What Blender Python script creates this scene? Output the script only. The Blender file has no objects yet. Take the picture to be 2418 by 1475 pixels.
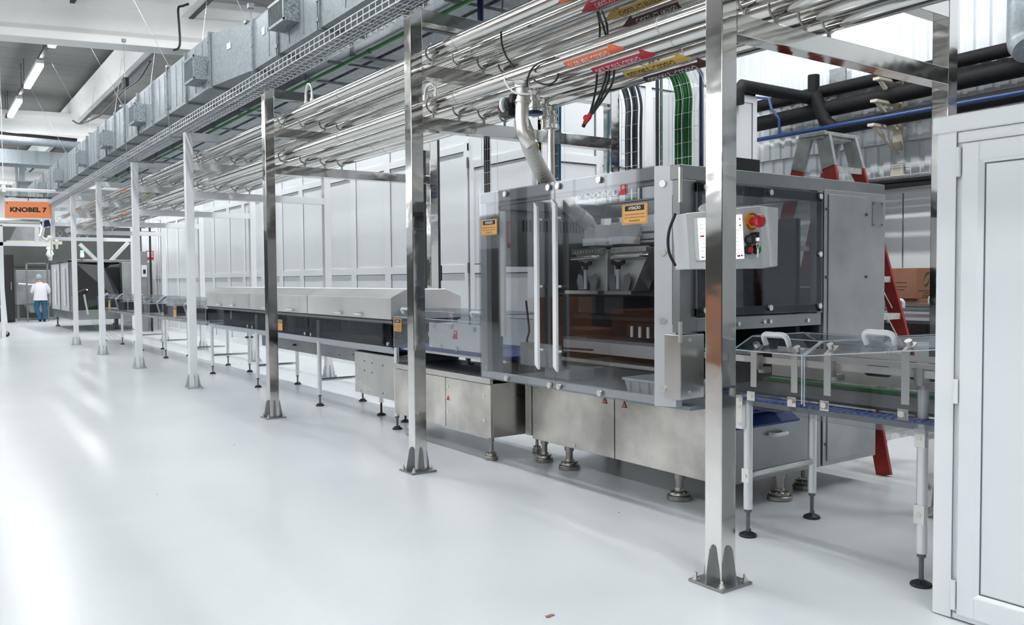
import bpy, bmesh, math, random
from mathutils import Vector, Matrix
random.seed(7)
SC = bpy.context.scene
COL = SC.collection
PI = math.pi
V = Vector

# ------------------------------------------------------------------ camera (calibrated on the row of posts)
FPX, YAW, PITCH, ROLL, HC = 2015.66, 0.6123, -0.0387, -0.0075, 1.45
IW, IH = 2418.0, 1475.0
_f = V((math.sin(YAW)*math.cos(PITCH), math.cos(YAW)*math.cos(PITCH), math.sin(PITCH)))
_r0 = V((math.cos(YAW), -math.sin(YAW), 0))
_u0 = _r0.cross(_f)
_r = math.cos(ROLL)*_r0 + math.sin(ROLL)*_u0
_u = -math.sin(ROLL)*_r0 + math.cos(ROLL)*_u0
CAM = V((0, 0, HC))

def at(px, py, X=None, Y=None, Z=None):
    """point of the plane X=, Y= or Z= that the photograph shows at this pixel (a measuring aid)"""
    d = _r*((px-IW/2)/FPX) + _u*((IH/2-py)/FPX) + _f
    if X is not None: t = (X-CAM.x)/d.x
    elif Y is not None: t = (Y-CAM.y)/d.y
    else: t = (Z-CAM.z)/d.z
    return CAM + d*t

cd = bpy.data.cameras.new('camera'); co = bpy.data.objects.new('camera', cd); COL.objects.link(co)
M = Matrix(((_r.x, _u.x, -_f.x, 0), (_r.y, _u.y, -_f.y, 0), (_r.z, _u.z, -_f.z, HC), (0, 0, 0, 1)))
co.matrix_world = M
cd.sensor_fit = 'HORIZONTAL'; cd.sensor_width = 36.0; cd.lens = FPX/IW*36.0
cd.clip_start = 0.05; cd.clip_end = 300
SC.camera = co

# ------------------------------------------------------------------ materials
def lin(c):
    c = c/255.0
    return c/12.92 if c <= 0.04045 else ((c+0.055)/1.055)**2.4
def rgb(r, g, b): return (lin(r), lin(g), lin(b), 1.0)

def new_mat(name):
    m = bpy.data.materials.new(name); m.use_nodes = True
    nt = m.node_tree; nt.nodes.clear()
    out = nt.nodes.new('ShaderNodeOutputMaterial')
    return m, nt, out

def pbr(name, col, rough=0.5, metal=0.0, spec=0.5, coat=0.0, bump=None, var=None, rvar=None, stretch=(1,1,1), emit=None):
    """bump=(scale,strength,distance) var=(scale,amount,detail) rvar=(scale,amount)"""
    m, nt, out = new_mat(name)
    N = nt.nodes; L = nt.links
    p = N.new('ShaderNodeBsdfPrincipled'); L.new(p.outputs[0], out.inputs[0])
    p.inputs['Base Color'].default_value = col; p.inputs['Roughness'].default_value = rough
    p.inputs['Metallic'].default_value = metal; p.inputs['Specular IOR Level'].default_value = spec
    p.inputs['Coat Weight'].default_value = coat
    if bump or var or rvar:
        tc = N.new('ShaderNodeTexCoord'); mp = N.new('ShaderNodeMapping'); mp.inputs['Scale'].default_value = stretch
        geo = N.new('ShaderNodeNewGeometry')
        L.new(geo.outputs['Position'], mp.inputs[0])
    if var:
        n = N.new('ShaderNodeTexNoise'); n.inputs['Scale'].default_value = var[0]; n.inputs['Detail'].default_value = var[2]
        L.new(mp.outputs[0], n.inputs['Vector'])
        mx = N.new('ShaderNodeMix'); mx.data_type = 'RGBA'
        mr = N.new('ShaderNodeMapRange'); mr.inputs['From Min'].default_value = .3; mr.inputs['From Max'].default_value = .7
        L.new(n.outputs['Fac'], mr.inputs['Value'])
        L.new(mr.outputs[0], mx.inputs['Factor'])
        a = var[1]
        mx.inputs['A'].default_value = tuple(max(0, c*(1-a)) for c in col[:3])+(1,)
        mx.inputs['B'].default_value = tuple(min(1, c*(1+a)) for c in col[:3])+(1,)
        L.new(mx.outputs['Result'], p.inputs['Base Color'])
    if rvar:
        n2 = N.new('ShaderNodeTexNoise'); n2.inputs['Scale'].default_value = rvar[0]; n2.inputs['Detail'].default_value = 4
        L.new(mp.outputs[0], n2.inputs['Vector'])
        m2 = N.new('ShaderNodeMapRange'); m2.inputs['From Min'].default_value = .3; m2.inputs['From Max'].default_value = .7
        m2.inputs['To Min'].default_value = max(0.02, rough-rvar[1]); m2.inputs['To Max'].default_value = rough+rvar[1]
        L.new(n2.outputs['Fac'], m2.inputs['Value']); L.new(m2.outputs[0], p.inputs['Roughness'])
    if bump:
        n3 = N.new('ShaderNodeTexNoise'); n3.inputs['Scale'].default_value = bump[0]; n3.inputs['Detail'].default_value = 2
        L.new(mp.outputs[0], n3.inputs['Vector'])
        b = N.new('ShaderNodeBump'); b.inputs['Strength'].default_value = bump[1]; b.inputs['Distance'].default_value = bump[2]
        L.new(n3.outputs['Fac'], b.inputs['Height']); L.new(b.outputs[0], p.inputs['Normal'])
    if emit:
        p.inputs['Emission Color'].default_value = emit[0]; p.inputs['Emission Strength'].default_value = emit[1]
    return m

def sheet(name, tint, gloss=0.12, rough=0.02, frost=0.0):
    """clear plastic or glass sheet: see-through with mirror reflections that grow at grazing angles"""
    m, nt, out = new_mat(name); N = nt.nodes; L = nt.links
    t = N.new('ShaderNodeBsdfTransparent'); t.inputs[0].default_value = tint
    g = N.new('ShaderNodeBsdfGlossy'); g.inputs['Roughness'].default_value = rough; g.inputs[0].default_value = (.95, .97, 1, 1)
    lw = N.new('ShaderNodeLayerWeight'); lw.inputs[0].default_value = 0.25
    mr = N.new('ShaderNodeMapRange'); mr.inputs['To Min'].default_value = gloss*.45; mr.inputs['To Max'].default_value = min(1, gloss*4)
    L.new(lw.outputs['Fresnel'], mr.inputs['Value'])
    mx = N.new('ShaderNodeMixShader'); L.new(mr.outputs[0], mx.inputs[0]); L.new(t.outputs[0], mx.inputs[1]); L.new(g.outputs[0], mx.inputs[2])
    last = mx
    if frost:
        d = N.new('ShaderNodeBsdfDiffuse'); d.inputs[0].default_value = (.8, .83, .86, 1)
        m2 = N.new('ShaderNodeMixShader'); m2.inputs[0].default_value = frost
        L.new(mx.outputs[0], m2.inputs[1]); L.new(d.outputs[0], m2.inputs[2]); last = m2
    L.new(last.outputs[0], out.inputs[0])
    return m

def floor_mat():
    """white epoxy with soft cloudy wear and a few tiny dark scuffs"""
    m = pbr('epoxy_floor', rgb(220, 225, 228), rough=.24, spec=.3, var=(.5, .045, 6))
    nt = m.node_tree; N = nt.nodes; L = nt.links
    p = [n for n in N if n.type == 'BSDF_PRINCIPLED'][0]; src = p.inputs['Base Color'].links[0].from_socket
    g = N.new('ShaderNodeNewGeometry'); mp = N.new('ShaderNodeMapping'); mp.inputs['Scale'].default_value = (3.2, 1.7, 1); mp.inputs['Rotation'].default_value = (0, 0, .5); L.new(g.outputs['Position'], mp.inputs[0])
    nz = N.new('ShaderNodeTexNoise'); nz.inputs['Scale'].default_value = 9; L.new(mp.outputs[0], nz.inputs['Vector'])
    ad = N.new('ShaderNodeMixRGB'); ad.blend_type = 'ADD'; ad.inputs[0].default_value = .12; L.new(mp.outputs[0], ad.inputs[1]); L.new(nz.outputs['Color'], ad.inputs[2])
    vo = N.new('ShaderNodeTexVoronoi'); vo.inputs['Scale'].default_value = 1.0; L.new(ad.outputs[0], vo.inputs['Vector'])
    lt = N.new('ShaderNodeMath'); lt.operation = 'LESS_THAN'; lt.inputs[1].default_value = .022; L.new(vo.outputs['Distance'], lt.inputs[0])
    mx = N.new('ShaderNodeMixRGB'); L.new(lt.outputs[0], mx.inputs[0]); L.new(src, mx.inputs[1]); mx.inputs[2].default_value = rgb(96, 96, 98); L.new(mx.outputs[0], p.inputs['Base Color'])
    return m
MT = {}
MT['floor'] = floor_mat()
MT['ceiling'] = pbr('ceiling_panel', rgb(118, 118, 116), rough=.6, var=(1.5, .08, 4), stretch=(.3, 4, 1))
MT['concrete'] = pbr('white_beam_paint', rgb(246, 246, 244), rough=.6, var=(2, .03, 4))
MT['wall'] = pbr('white_wall_paint', rgb(232, 234, 236), rough=.6, var=(1, .02, 3))
MT['wall_grey'] = pbr('dark_grey_wall_paint', rgb(74, 72, 70), rough=.7, var=(1.5, .1, 3))
MT['wall_dark'] = pbr('green_grey_wall_paint', rgb(92, 98, 94), rough=.55, var=(1, .06, 3))
MT['corr'] = pbr('corrugated_white', rgb(226, 231, 235), rough=.34, spec=.5, var=(1.2, .03, 3))
MT['pvc'] = pbr('white_pvc_panel', rgb(232, 236, 238), rough=.2, spec=.5)
MT['pvc_frame'] = pbr('white_pvc_frame', rgb(236, 239, 241), rough=.25)
MT['gasket'] = pbr('grey_gasket', rgb(96, 102, 108), rough=.6)
MT['mirror'] = pbr('polished_steel', (.72, .705, .68, 1), rough=.08, metal=1, bump=(3.5, .11, .02), rvar=(3, .04), stretch=(1, 1, 1.6))
MT['mirror2'] = pbr('polished_beam_steel', (.68, .665, .64, 1), rough=.09, metal=1, bump=(4.0, .13, .02), rvar=(3, .04))
MT['pipe'] = pbr('pipe_jacket_steel', (.68, .665, .64, 1), rough=.13, metal=1, rvar=(2, .04), stretch=(1, .25, 1))
MT['steel'] = pbr('satin_steel', (.58, .565, .54, 1), rough=.3, metal=1, var=(3.0, .10, 5), rvar=(2.5, .06))
MT['steel_stain'] = pbr('stained_steel', (.60, .575, .535, 1), rough=.40, metal=.9, var=(2.6, .34, 8), rvar=(3, .1))
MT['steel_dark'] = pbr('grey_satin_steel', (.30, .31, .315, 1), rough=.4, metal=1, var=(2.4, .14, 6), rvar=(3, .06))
MT['steel_bead'] = pbr('bead_blasted_steel', (.40, .41, .41, 1), rough=.5, metal=.85, var=(2.2, .2, 7))
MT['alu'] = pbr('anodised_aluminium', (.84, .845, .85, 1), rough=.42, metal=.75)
MT['frame_alu'] = pbr('dim_reflection_aluminium', (.40, .405, .415, 1), rough=.45, metal=.7)
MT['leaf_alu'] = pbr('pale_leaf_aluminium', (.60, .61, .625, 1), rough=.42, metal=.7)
MT['foot'] = pbr('dull_foot_steel', (.36, .345, .32, 1), rough=.33, metal=1)
MT['hood'] = pbr('hood_steel', (.86, .85, .83, 1), rough=.36, metal=.85, var=(2.0, .06, 4), rvar=(2.5, .05))
MT['bright_steel'] = pbr('bright_hopper_steel', (.80, .79, .77, 1), rough=.4, metal=.45, var=(4, .06, 4))
MT['deck'] = pbr('blue_grey_deck', rgb(150, 160, 166), rough=.35, metal=.3, var=(8, .06, 5))
MT['rail_alu'] = pbr('pale_rail_aluminium', (.86, .88, .90, 1), rough=.4, metal=.3)
MT['bar'] = pbr('bright_bar_steel', (.86, .84, .80, 1), rough=.3, metal=1)
MT['bolt'] = pbr('bolt_steel', (.8, .78, .74, 1), rough=.28, metal=1)
MT['galv'] = pbr('galvanised_sheet', (.28, .315, .335, 1), rough=.45, metal=.3, spec=.3, var=(26, .16, 5), rvar=(6, .08), bump=(1.2, .06, .02))
MT['galv_box'] = pbr('speckled_galvanised', (.30, .34, .36, 1), rough=.5, metal=.7, var=(60, .6, 4))
MT['wire'] = pbr('zinc_wire', (.80, .83, .85, 1), rough=.35, metal=.8)
MT['white'] = pbr('white_enamel', rgb(236, 239, 240), rough=.24, spec=.5)
MT['whiteplate'] = pbr('grey_white_enamel', rgb(176, 186, 190), rough=.4, var=(14, .22, 5))
MT['handle'] = pbr('white_plastic', rgb(236, 239, 241), rough=.35)
MT['black'] = pbr('black_rubber', rgb(26, 27, 29), rough=.5)
MT['black_ins'] = pbr('black_insulation', rgb(20, 20, 21), rough=.7, spec=.3, bump=(14, .3, .02))
MT['dark'] = pbr('dark_interior', rgb(36, 37, 39), rough=.5, metal=.2)
MT['darkblue'] = pbr('dark_blue_plastic', rgb(34, 48, 74), rough=.45)
MT['navy'] = pbr('navy_paint', rgb(28, 42, 84), rough=.35)
MT['blue_pipe'] = pbr('blue_paint', rgb(28, 62, 112), rough=.35)
MT['belt_blue'] = pbr('blue_belt', rgb(40, 76, 150), rough=.5)
MT['belt_dark'] = pbr('dark_belt', rgb(44, 46, 50), rough=.5)
MT['cyan'] = pbr('cyan_cable', rgb(20, 130, 170), rough=.4)
MT['green'] = pbr('green_cable', rgb(28, 122, 48), rough=.45)
MT['green_pipe'] = pbr('green_conduit', rgb(58, 138, 70), rough=.35)
MT['green_bag'] = pbr('green_bag', rgb(40, 110, 66), rough=.4)
MT['greycable'] = pbr('grey_cable', rgb(92, 100, 108), rough=.5)
MT['black_cable'] = pbr('black_cable', rgb(20, 21, 23), rough=.4)
MT['red'] = pbr('red_plastic', rgb(200, 36, 56), rough=.35)
MT['ladder_red'] = pbr('worn_red_fibreglass', rgb(150, 44, 36), rough=.5, var=(6, .35, 6))
MT['ladder_grey'] = pbr('grey_ladder_cap', rgb(165, 168, 168), rough=.5, var=(18, .2, 5))
MT['ladder_alu'] = pbr('ladder_aluminium', (.66, .65, .62, 1), rough=.45, metal=.8, var=(20, .25, 5))
MT['panelgrey'] = pbr('light_grey_enamel', rgb(206, 210, 208), rough=.4)
MT['screen_body'] = pbr('screen_bezel', rgb(222, 226, 226), rough=.35)
MT['yellow'] = pbr('yellow_plastic', rgb(240, 176, 60), rough=.4)
MT['label_or'] = pbr('amber_label', rgb(250, 186, 110), rough=.5)
MT['ink'] = pbr('black_ink', rgb(24, 22, 22), rough=.5)
MT['ink_white'] = pbr('white_ink', rgb(244, 246, 248), rough=.4)
MT['ink_red'] = pbr('red_ink', rgb(214, 32, 60), rough=.4)
MT['fl_orange'] = pbr('orange_label', rgb(238, 118, 74), rough=.4)
MT['fl_red'] = pbr('red_label', rgb(196, 40, 62), rough=.4)
MT['fl_yellow'] = pbr('yellow_label', rgb(222, 184, 92), rough=.4)
MT['fl_brown'] = pbr('brown_label', rgb(74, 38, 32), rough=.4)
MT['sign_or'] = pbr('orange_sign', rgb(252, 150, 100), rough=.5)
MT['hose'] = pbr('ribbed_white_hose', rgb(214, 212, 204), rough=.5)
MT['card'] = pbr('brown_cardboard', rgb(164, 116, 90), rough=.8, var=(7, .06, 4))
MT['print_green'] = pbr('green_print', rgb(52, 74, 40), rough=.8)
MT['crate'] = pbr('white_crate_plastic', rgb(232, 238, 240), rough=.35)
MT['cream'] = pbr('cream_paint', rgb(206, 198, 180), rough=.5)
MT['brownrust'] = pbr('dark_chocolate_print', rgb(44, 24, 22), rough=.5)
MT['skin'] = pbr('skin', rgb(196, 150, 124), rough=.5)
MT['coat'] = pbr('white_coat_cloth', rgb(226, 222, 230), rough=.8, bump=(22, .5, .02))
MT['jeans'] = pbr('blue_denim', rgb(44, 92, 122), rough=.85, var=(16, .15, 4))
MT['cap'] = pbr('hair_net_cloth', rgb(150, 170, 180), rough=.7)
MT['shoe'] = pbr('black_shoe_leather', rgb(24, 24, 26), rough=.5)
MT['glass'] = sheet('door_glass', (.81, .82, .83, 1), gloss=.05)
MT['poly'] = sheet('clear_polycarbonate', (.88, .89, .90, 1), gloss=.05)
MT['polydark'] = sheet('smoked_polycarbonate', (.58, .60, .62, 1), gloss=.045)
MT['film'] = sheet('frosted_film', (.9, .92, .95, 1), gloss=.1, frost=.55)
MT['edge'] = pbr('polished_plastic_edge', rgb(214, 224, 232), rough=.25)
MT['tube'] = pbr('lit_tube', (1, 1, 1, 1), emit=((.95, .98, 1, 1), 28.0))
MT['screen'] = pbr('lit_screen', rgb(240, 244, 248), rough=.2, emit=((.93, .96, 1, 1), .9))
MT['win'] = pbr('added_window_glow', (1, 1, 1, 1), emit=((.95, .98, 1, 1), .8))
MT['led_green'] = pbr('lit_green_lamp', rgb(60, 220, 150), emit=((.2, 1, .6, 1), 2.0))
MT['led_red'] = pbr('lit_red_lamp', rgb(255, 120, 90), emit=((1, .35, .22, 1), 3.0))

# ------------------------------------------------------------------ mesh builder
EACH = set('side_hinge support_rail leg_bolt door_hinge anchor_bolt suspension_wire cross_tube glass_knob window_knob leaf_knob plate_knob side_knob strap_knob cover_strap hinge_plate hood_handle door_handle side_screw panel_screw cabinet_screw star_knob guide_rail side_plate bracket_rail rail_clamp leg_bracket cover_handle nozzle manifold_bolt mast_carriage green_strip linear_rail lower_rail clamp_plate hose_clamp valve_ring bracket_bolt door_lock paper_tag bolt_head belt_return belt_frame side_beam junction_box safety_sign sign_symbol sign_hanger tread_brace screen_icon deck_bracket actuator_screw product_guides light_hanger pump_housing carriage_beam under_frame rail_bracket locker_door'.split())

class MB:
    def __init__(s): s.v = []; s.f = []; s.sm = []; s.cuts = []
    def add(s, vs, fs, smooth=False):
        b = len(s.v); s.cuts.append((b, len(s.f), len(vs), len(fs))); s.v.extend(V(p) for p in vs)
        for f in fs: s.f.append([b+i for i in f]); s.sm.append(smooth)
        return s
    def box(s, a, b):
        x0, x1 = sorted((a[0], b[0])); y0, y1 = sorted((a[1], b[1])); z0, z1 = sorted((a[2], b[2]))
        vs = [(x, y, z) for x in (x0, x1) for y in (y0, y1) for z in (z0, z1)]
        return s.add(vs, [(0,1,3,2), (4,6,7,5), (0,4,5,1), (2,3,7,6), (0,2,6,4), (1,5,7,3)])
    def obox(s, c, ax, ay, az):
        c = V(c); ax = V(ax); ay = V(ay); az = V(az)
        vs = [c+ax*i+ay*j+az*k for i in (-1, 1) for j in (-1, 1) for k in (-1, 1)]
        return s.add(vs, [(0,1,3,2), (4,6,7,5), (0,4,5,1), (2,3,7,6), (0,2,6,4), (1,5,7,3)])
    def bar(s, p, q, w, h, up=(0, 0, 1)):
        p = V(p); q = V(q); d = (q-p); L = d.length; d = d/L
        u = V(up); sd = d.cross(u)
        if sd.length < 1e-4: sd = d.cross(V((1, 0, 0)))
        sd.normalize(); u = sd.cross(d)
        return s.obox((p+q)/2, d*(L/2), sd*(w/2), u*(h/2))
    def prism(s, poly, ext):
        n = len(poly); e = V(ext); a = [V(p) for p in poly]
        vs = a+[p+e for p in a]
        fs = [tuple(range(n)), tuple(range(2*n-1, n-1, -1))]+[(i, (i+1) % n, n+(i+1) % n, n+i) for i in range(n)]
        return s.add(vs, fs)
    def cyl(s, p, q, r, r2=None, n=16, caps=True):
        p = V(p); q = V(q); r2 = r if r2 is None else r2
        d = (q-p).normalized(); a = d.orthogonal().normalized(); b = d.cross(a)
        ring = lambda c, rr: [c+(a*math.cos(2*PI*i/n)+b*math.sin(2*PI*i/n))*rr for i in range(n)]
        vs = ring(p, r)+ring(q, r2)
        s.add(vs, [(i, (i+1) % n, n+(i+1) % n, n+i) for i in range(n)], True)
        if caps:
            s.add(ring(p, r), [tuple(range(n-1, -1, -1))]); s.add(ring(q, r2), [tuple(range(n))])
        return s
    def lathe(s, c, axis, prof, n=20):
        """prof: list of (radius, offset along the axis)"""
        c = V(c); d = V(axis).normalized(); a = d.orthogonal().normalized(); b = d.cross(a)
        ring = lambda r, h: [c+d*h+(a*math.cos(2*PI*i/n)+b*math.sin(2*PI*i/n))*max(r, 1e-4) for i in range(n)]
        for (r0, h0), (r1, h1) in zip(prof[:-1], prof[1:]):
            s.add(ring(r0, h0)+ring(r1, h1), [(i, (i+1) % n, n+(i+1) % n, n+i) for i in range(n)], True)
        s.add(ring(*prof[0]), [tuple(range(n-1, -1, -1))]); s.add(ring(*prof[-1]), [tuple(range(n))])
        return s
    def tube(s, path, r, n=8, caps=True):
        P = [V(p) for p in path]; rr = r if isinstance(r, (list, tuple)) else [r]*len(P)
        t0 = (P[1]-P[0]).normalized(); a = t0.orthogonal().normalized(); rings = []
        for i, p in enumerate(P):
            if i == 0: t = t0
            elif i == len(P)-1: t = (P[-1]-P[-2]).normalized()
            else: t = ((P[i+1]-p).normalized()+(p-P[i-1]).normalized())
            if t.length < 1e-6: t = t0
            t = t.normalized()
            a = (a-t*a.dot(t))
            if a.length < 1e-6: a = t.orthogonal()
            a.normalize(); b = t.cross(a)
            k = 1.0
            rings.append([p+(a*math.cos(2*PI*j/n)+b*math.sin(2*PI*j/n))*rr[i]*k for j in range(n)])
        vs = [q for R_ in rings for q in R_]
        fs = [(i*n+j, i*n+(j+1) % n, (i+1)*n+(j+1) % n, (i+1)*n+j) for i in range(len(P)-1) for j in range(n)]
        s.add(vs, fs, True)
        if caps:
            s.add(rings[0], [tuple(range(n-1, -1, -1))]); s.add(rings[-1], [tuple(range(n))])
        return s
    def _merge(s, o):
        b = len(s.v); fb = len(s.f); s.cuts.extend((b+c[0], fb+c[1], c[2], c[3]) for c in o.cuts); s.v.extend(o.v); s.f.extend([b+i for i in f] for f in o.f); s.sm.extend(o.sm); return s
    def pieces(s):
        """the separate bodies in this builder: shapes whose bounds touch belong together"""
        bb = []
        for v0, f0, nv, nf in s.cuts:
            P = s.v[v0:v0+nv]; bb.append([min(p[i] for p in P)-4e-4 for i in range(3)]+[max(p[i] for p in P)+4e-4 for i in range(3)])
        par = list(range(len(bb)))
        def find(i):
            while par[i] != i: i = par[i]
            return i
        for i in range(len(bb)):
            for j in range(i):
                if all(bb[i][k] <= bb[j][k+3] and bb[j][k] <= bb[i][k+3] for k in range(3)): par[find(i)] = find(j)
        out = {}
        for i, (v0, f0, nv, nf) in enumerate(s.cuts):
            m = out.setdefault(find(i), MB()); b = len(m.v)
            m.cuts.append((b, len(m.f), nv, nf)); m.v.extend(s.v[v0:v0+nv])
            for f, sm in zip(s.f[f0:f0+nf], s.sm[f0:f0+nf]): m.f.append([k-v0+b for k in f]); m.sm.append(sm)
        return list(out.values())
    def build(s, name, mat, parent=None, bev=0.0, origin=None, recalc=True):
        if name in EACH and parent is not None:
            ps = s.pieces()
            if len(ps) > 1: return [q._build(name, mat, parent, bev, origin, recalc) for q in ps][0]
        return s._build(name, mat, parent, bev, origin, recalc)
    def _build(s, name, mat, parent=None, bev=0.0, origin=None, recalc=True):
        org = V(origin) if origin is not None else (ORG[parent.name] if parent is not None else V((0, 0, 0)))
        me = bpy.data.meshes.new(name)
        me.from_pydata([tuple(p-org) for p in s.v], [], s.f)
        me.polygons.foreach_set('use_smooth', s.sm)
        if recalc:
            bm = bmesh.new(); bm.from_mesh(me); bmesh.ops.recalc_face_normals(bm, faces=bm.faces); bm.to_mesh(me); bm.free()
        me.materials.append(MT[mat] if isinstance(mat, str) else mat)
        o = bpy.data.objects.new(name, me); COL.objects.link(o)
        if parent is not None: o.parent = parent
        else: o.location = org
        ORG[o.name] = org
        if bev:
            b = o.modifiers.new('edge', 'BEVEL'); b.width = bev; b.segments = 2; b.limit_method = 'ANGLE'; b.angle_limit = .7
            b.harden_normals = False
        return o
ORG = {}

def thing(name, label, cat, loc=(0, 0, 0), group=None):
    o = bpy.data.objects.new(name, None); o.empty_display_size = .1; COL.objects.link(o)
    o.location = loc; o['label'] = label; o['category'] = cat
    if group: o['group'] = group
    ORG[o.name] = V(loc)
    return o
def tag(o, label, cat, group=None, kind=None):
    if label: o['label'] = label
    if cat: o['category'] = cat
    if group: o['group'] = group
    if kind: o['kind'] = kind
    return o
def struct(mb, name, mat, parent=None, bev=0.0):
    o = mb.build(name, mat, parent, bev)
    if parent is None: o['kind'] = 'structure'
    return o
def copy_tree(root, loc=None, label=None, parent=None):
    c = root.copy(); COL.objects.link(c)
    if parent is not None: c.parent = parent
    if loc is not None: c.location = loc
    if label: c['label'] = label
    for ch in root.children: copy_tree(ch, parent=c)
    ORG[c.name] = V(c.location)
    return c
def smooth_path(pts, k=6):
    P = [V(p) for p in pts]; P = [P[0]*2-P[1]]+P+[P[-1]*2-P[-2]]; out = []
    for i in range(1, len(P)-2):
        a, b, c, d = P[i-1:i+3]
        for j in range(k):
            t = j/k
            out.append(.5*((2*b)+(c-a)*t+(2*a-5*b+4*c-d)*t*t+(3*b-a-3*c+d)*t**3))
    out.append(P[-2]); return out
def bolt(mb, c, n, r=.012, h=.008, k=12):
    c = V(c); n = V(n).normalized(); mb.cyl(c-n*.002, c+n*h, r, n=k)

def text2d(body, bold=0.0):
    cu = bpy.data.curves.new('lettering', 'FONT'); cu.body = body; cu.size = 1.0; cu.offset = bold; cu.resolution_u = 3
    o = bpy.data.objects.new('lettering', cu); COL.objects.link(o)
    me = bpy.data.meshes.new_from_object(o)
    vs = [v.co.copy() for v in me.vertices]; fs = [tuple(p.vertices) for p in me.polygons]
    bpy.data.objects.remove(o); bpy.data.curves.remove(cu); bpy.data.meshes.remove(me)
    xs = [v.x for v in vs]; ys = [v.y for v in vs]
    return [((v.x-min(xs))/(max(xs)-min(xs)), (v.y-min(ys))/(max(ys)-min(ys))) for v in vs], fs
def letters(mb, body, o, u, v, bold=.02):
    """lettering that fills the parallelogram with lower-left corner o, width u and height v"""
    vs, fs = text2d(body, bold); o = V(o); u = V(u); v = V(v)
    mb.add([o+u*a+v*b for a, b in vs], fs)
def rrect(o, u, v, rx, ry, k=4):
    """rounded rectangle outline, o lower-left, u/v edge vectors, rx/ry corner radii as fractions"""
    o = V(o); u = V(u); v = V(v); pts = []
    for cx, cy, a0 in ((1-rx, ry, -90), (1-rx, 1-ry, 0), (rx, 1-ry, 90), (rx, ry, 180)):
        for i in range(k+1):
            a = math.radians(a0+90*i/k)
            pts.append(o+u*(cx+rx*math.cos(a))+v*(cy+ry*math.sin(a)))
    return pts
def attention_label(parent, o, u, v, n, small=False):
    """amber caution sticker, o lower-left corner"""
    o = V(o); u = V(u); v = V(v); n = V(n).normalized()
    m = MB(); m.prism(rrect(o, u, v, .06, .08), n*.0015)
    lab = m.build('caution_label', 'label_or', parent); lab['label'] = 'amber caution label'
    m = MB(); m.prism([o+u*.12+v*.66+n*.0016, o+u*.88+v*.66+n*.0016, o+u*.88+v*.92+n*.0016, o+u*.12+v*.92+n*.0016], n*.0006)
    # thin inked border
    a = rrect(o+u*.03+v*.04, u*.94, v*.92, .06, .08); b = rrect(o+u*.04+v*.055, u*.92, v*.89, .06, .08); k = len(a)
    m.add([p+n*.0018 for p in a]+[p+n*.0018 for p in b], [(i, (i+1) % k, k+(i+1) % k, k+i) for i in range(k)])
    for t, y in (('UTILIZAR APENAS PANO E \u00c1GUA', .44), ('PARA A LIMPEZA DAS PROTE\u00c7\u00d5ES', .28), ('POLICARBONATO', .12)):
        w = .8 if len(t) > 15 else .42
        letters(m, t, o+u*(.5-w/2)+v*y+n*.0019, u*w, v*.10, 0.0)
    m.build('printed_text', 'ink', lab, recalc=False)
    m = MB(); letters(m, 'ATEN\u00c7\u00c3O', o+u*.26+v*.69+n*.0026, u*.48, v*.21, .03)
    m.build('header_text', 'ink_white', lab, recalc=False)
    return lab
def maker_logo(parent, o, u, v, n):
    """white KNOBEL lettering followed by the small red tag with a white cross"""
    o = V(o); u = V(u); v = V(v); n = V(n).normalized()
    m = MB(); letters(m, 'KNOBEL', o+n*.002, u*.84, v*.72, .035)
    t = m.build('maker_logo', 'ink_white', parent, recalc=False)
    m = MB(); m.prism([o+u*.87, o+u*1.0, o+u*1.0+v*1.2, o+u*.90+v*1.2, o+u*.90+v*.5, o+u*.87+v*.5], n*.002)
    m.build('red_tag', 'ink_red', t)
    m = MB(); c = o+u*.955+v*.88
    m.prism([c-u*.012-v*.2+n*.0021, c+u*.012-v*.2+n*.0021, c+u*.012+v*.2+n*.0021, c-u*.012+v*.2+n*.0021], n*.001)
    m.prism([c-u*.032-v*.07+n*.0021, c+u*.032-v*.07+n*.0021, c+u*.032+v*.07+n*.0021, c-u*.032+v*.07+n*.0021], n*.001)
    m.build('cross_mark', 'ink_white', t)
    return t
# ================================================================== the setting
XL, YN, YF, XW, ZC = -9.0, -7.0, 41.0, 9.5, 6.65
def slab(name, a, b, mat):
    return struct(MB().box(a, b), name, mat)
slab('floor', (XL-.2, YN-.2, -.12), (XW+.8, YF+.2, 0), 'floor')
# ceiling: long grey panels with seams running across the hall
m = MB()
y = YN
while y < YF:
    m.box((XL-.2, y, ZC), (XW+.8, min(y+1.0, YF)-.015, ZC+.05)); y += 1.0
m.box((XL-.2, YN-.2, ZC+.03), (XW+.8, YF+.2, ZC+.15))
struct(m, 'ceiling', 'ceiling')
slab('wall_left', (XL-.2, YN-.2, 0), (XL, YF+.2, ZC), 'wall')
m = MB(); m.box((XL, YN, 0), (XL+.03, YF, 2.5)); struct(m, 'dark_band_left', 'wall_grey')  # unseen dark band, added to darken what the steel and glass reflect
slab('wall_front', (XL, YN-.2, 0), (XW+.8, YN, 3.2), 'wall_grey')
slab('trim_4', (XL, YN-.2, 3.2), (XW+.8, YN, ZC), 'ceiling')
# far wall: white above, green grey lower part
m = MB(); m.box((XL, YF, 4.0), (XW+.8, YF+.2, ZC)); struct(m, 'wall_far', 'wall')
m = MB(); m.box((XL, YF-.02, 0), (XW+.8, YF+.18, 4.0))
m.box((XL, YF-.06, 1.95), (XW+.8, YF-.02, 2.05)); m.box((XL, YF-.06, 2.15), (XW+.8, YF-.02, 2.2))
struct(m, 'baseboard_far', 'wall_dark')
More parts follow.
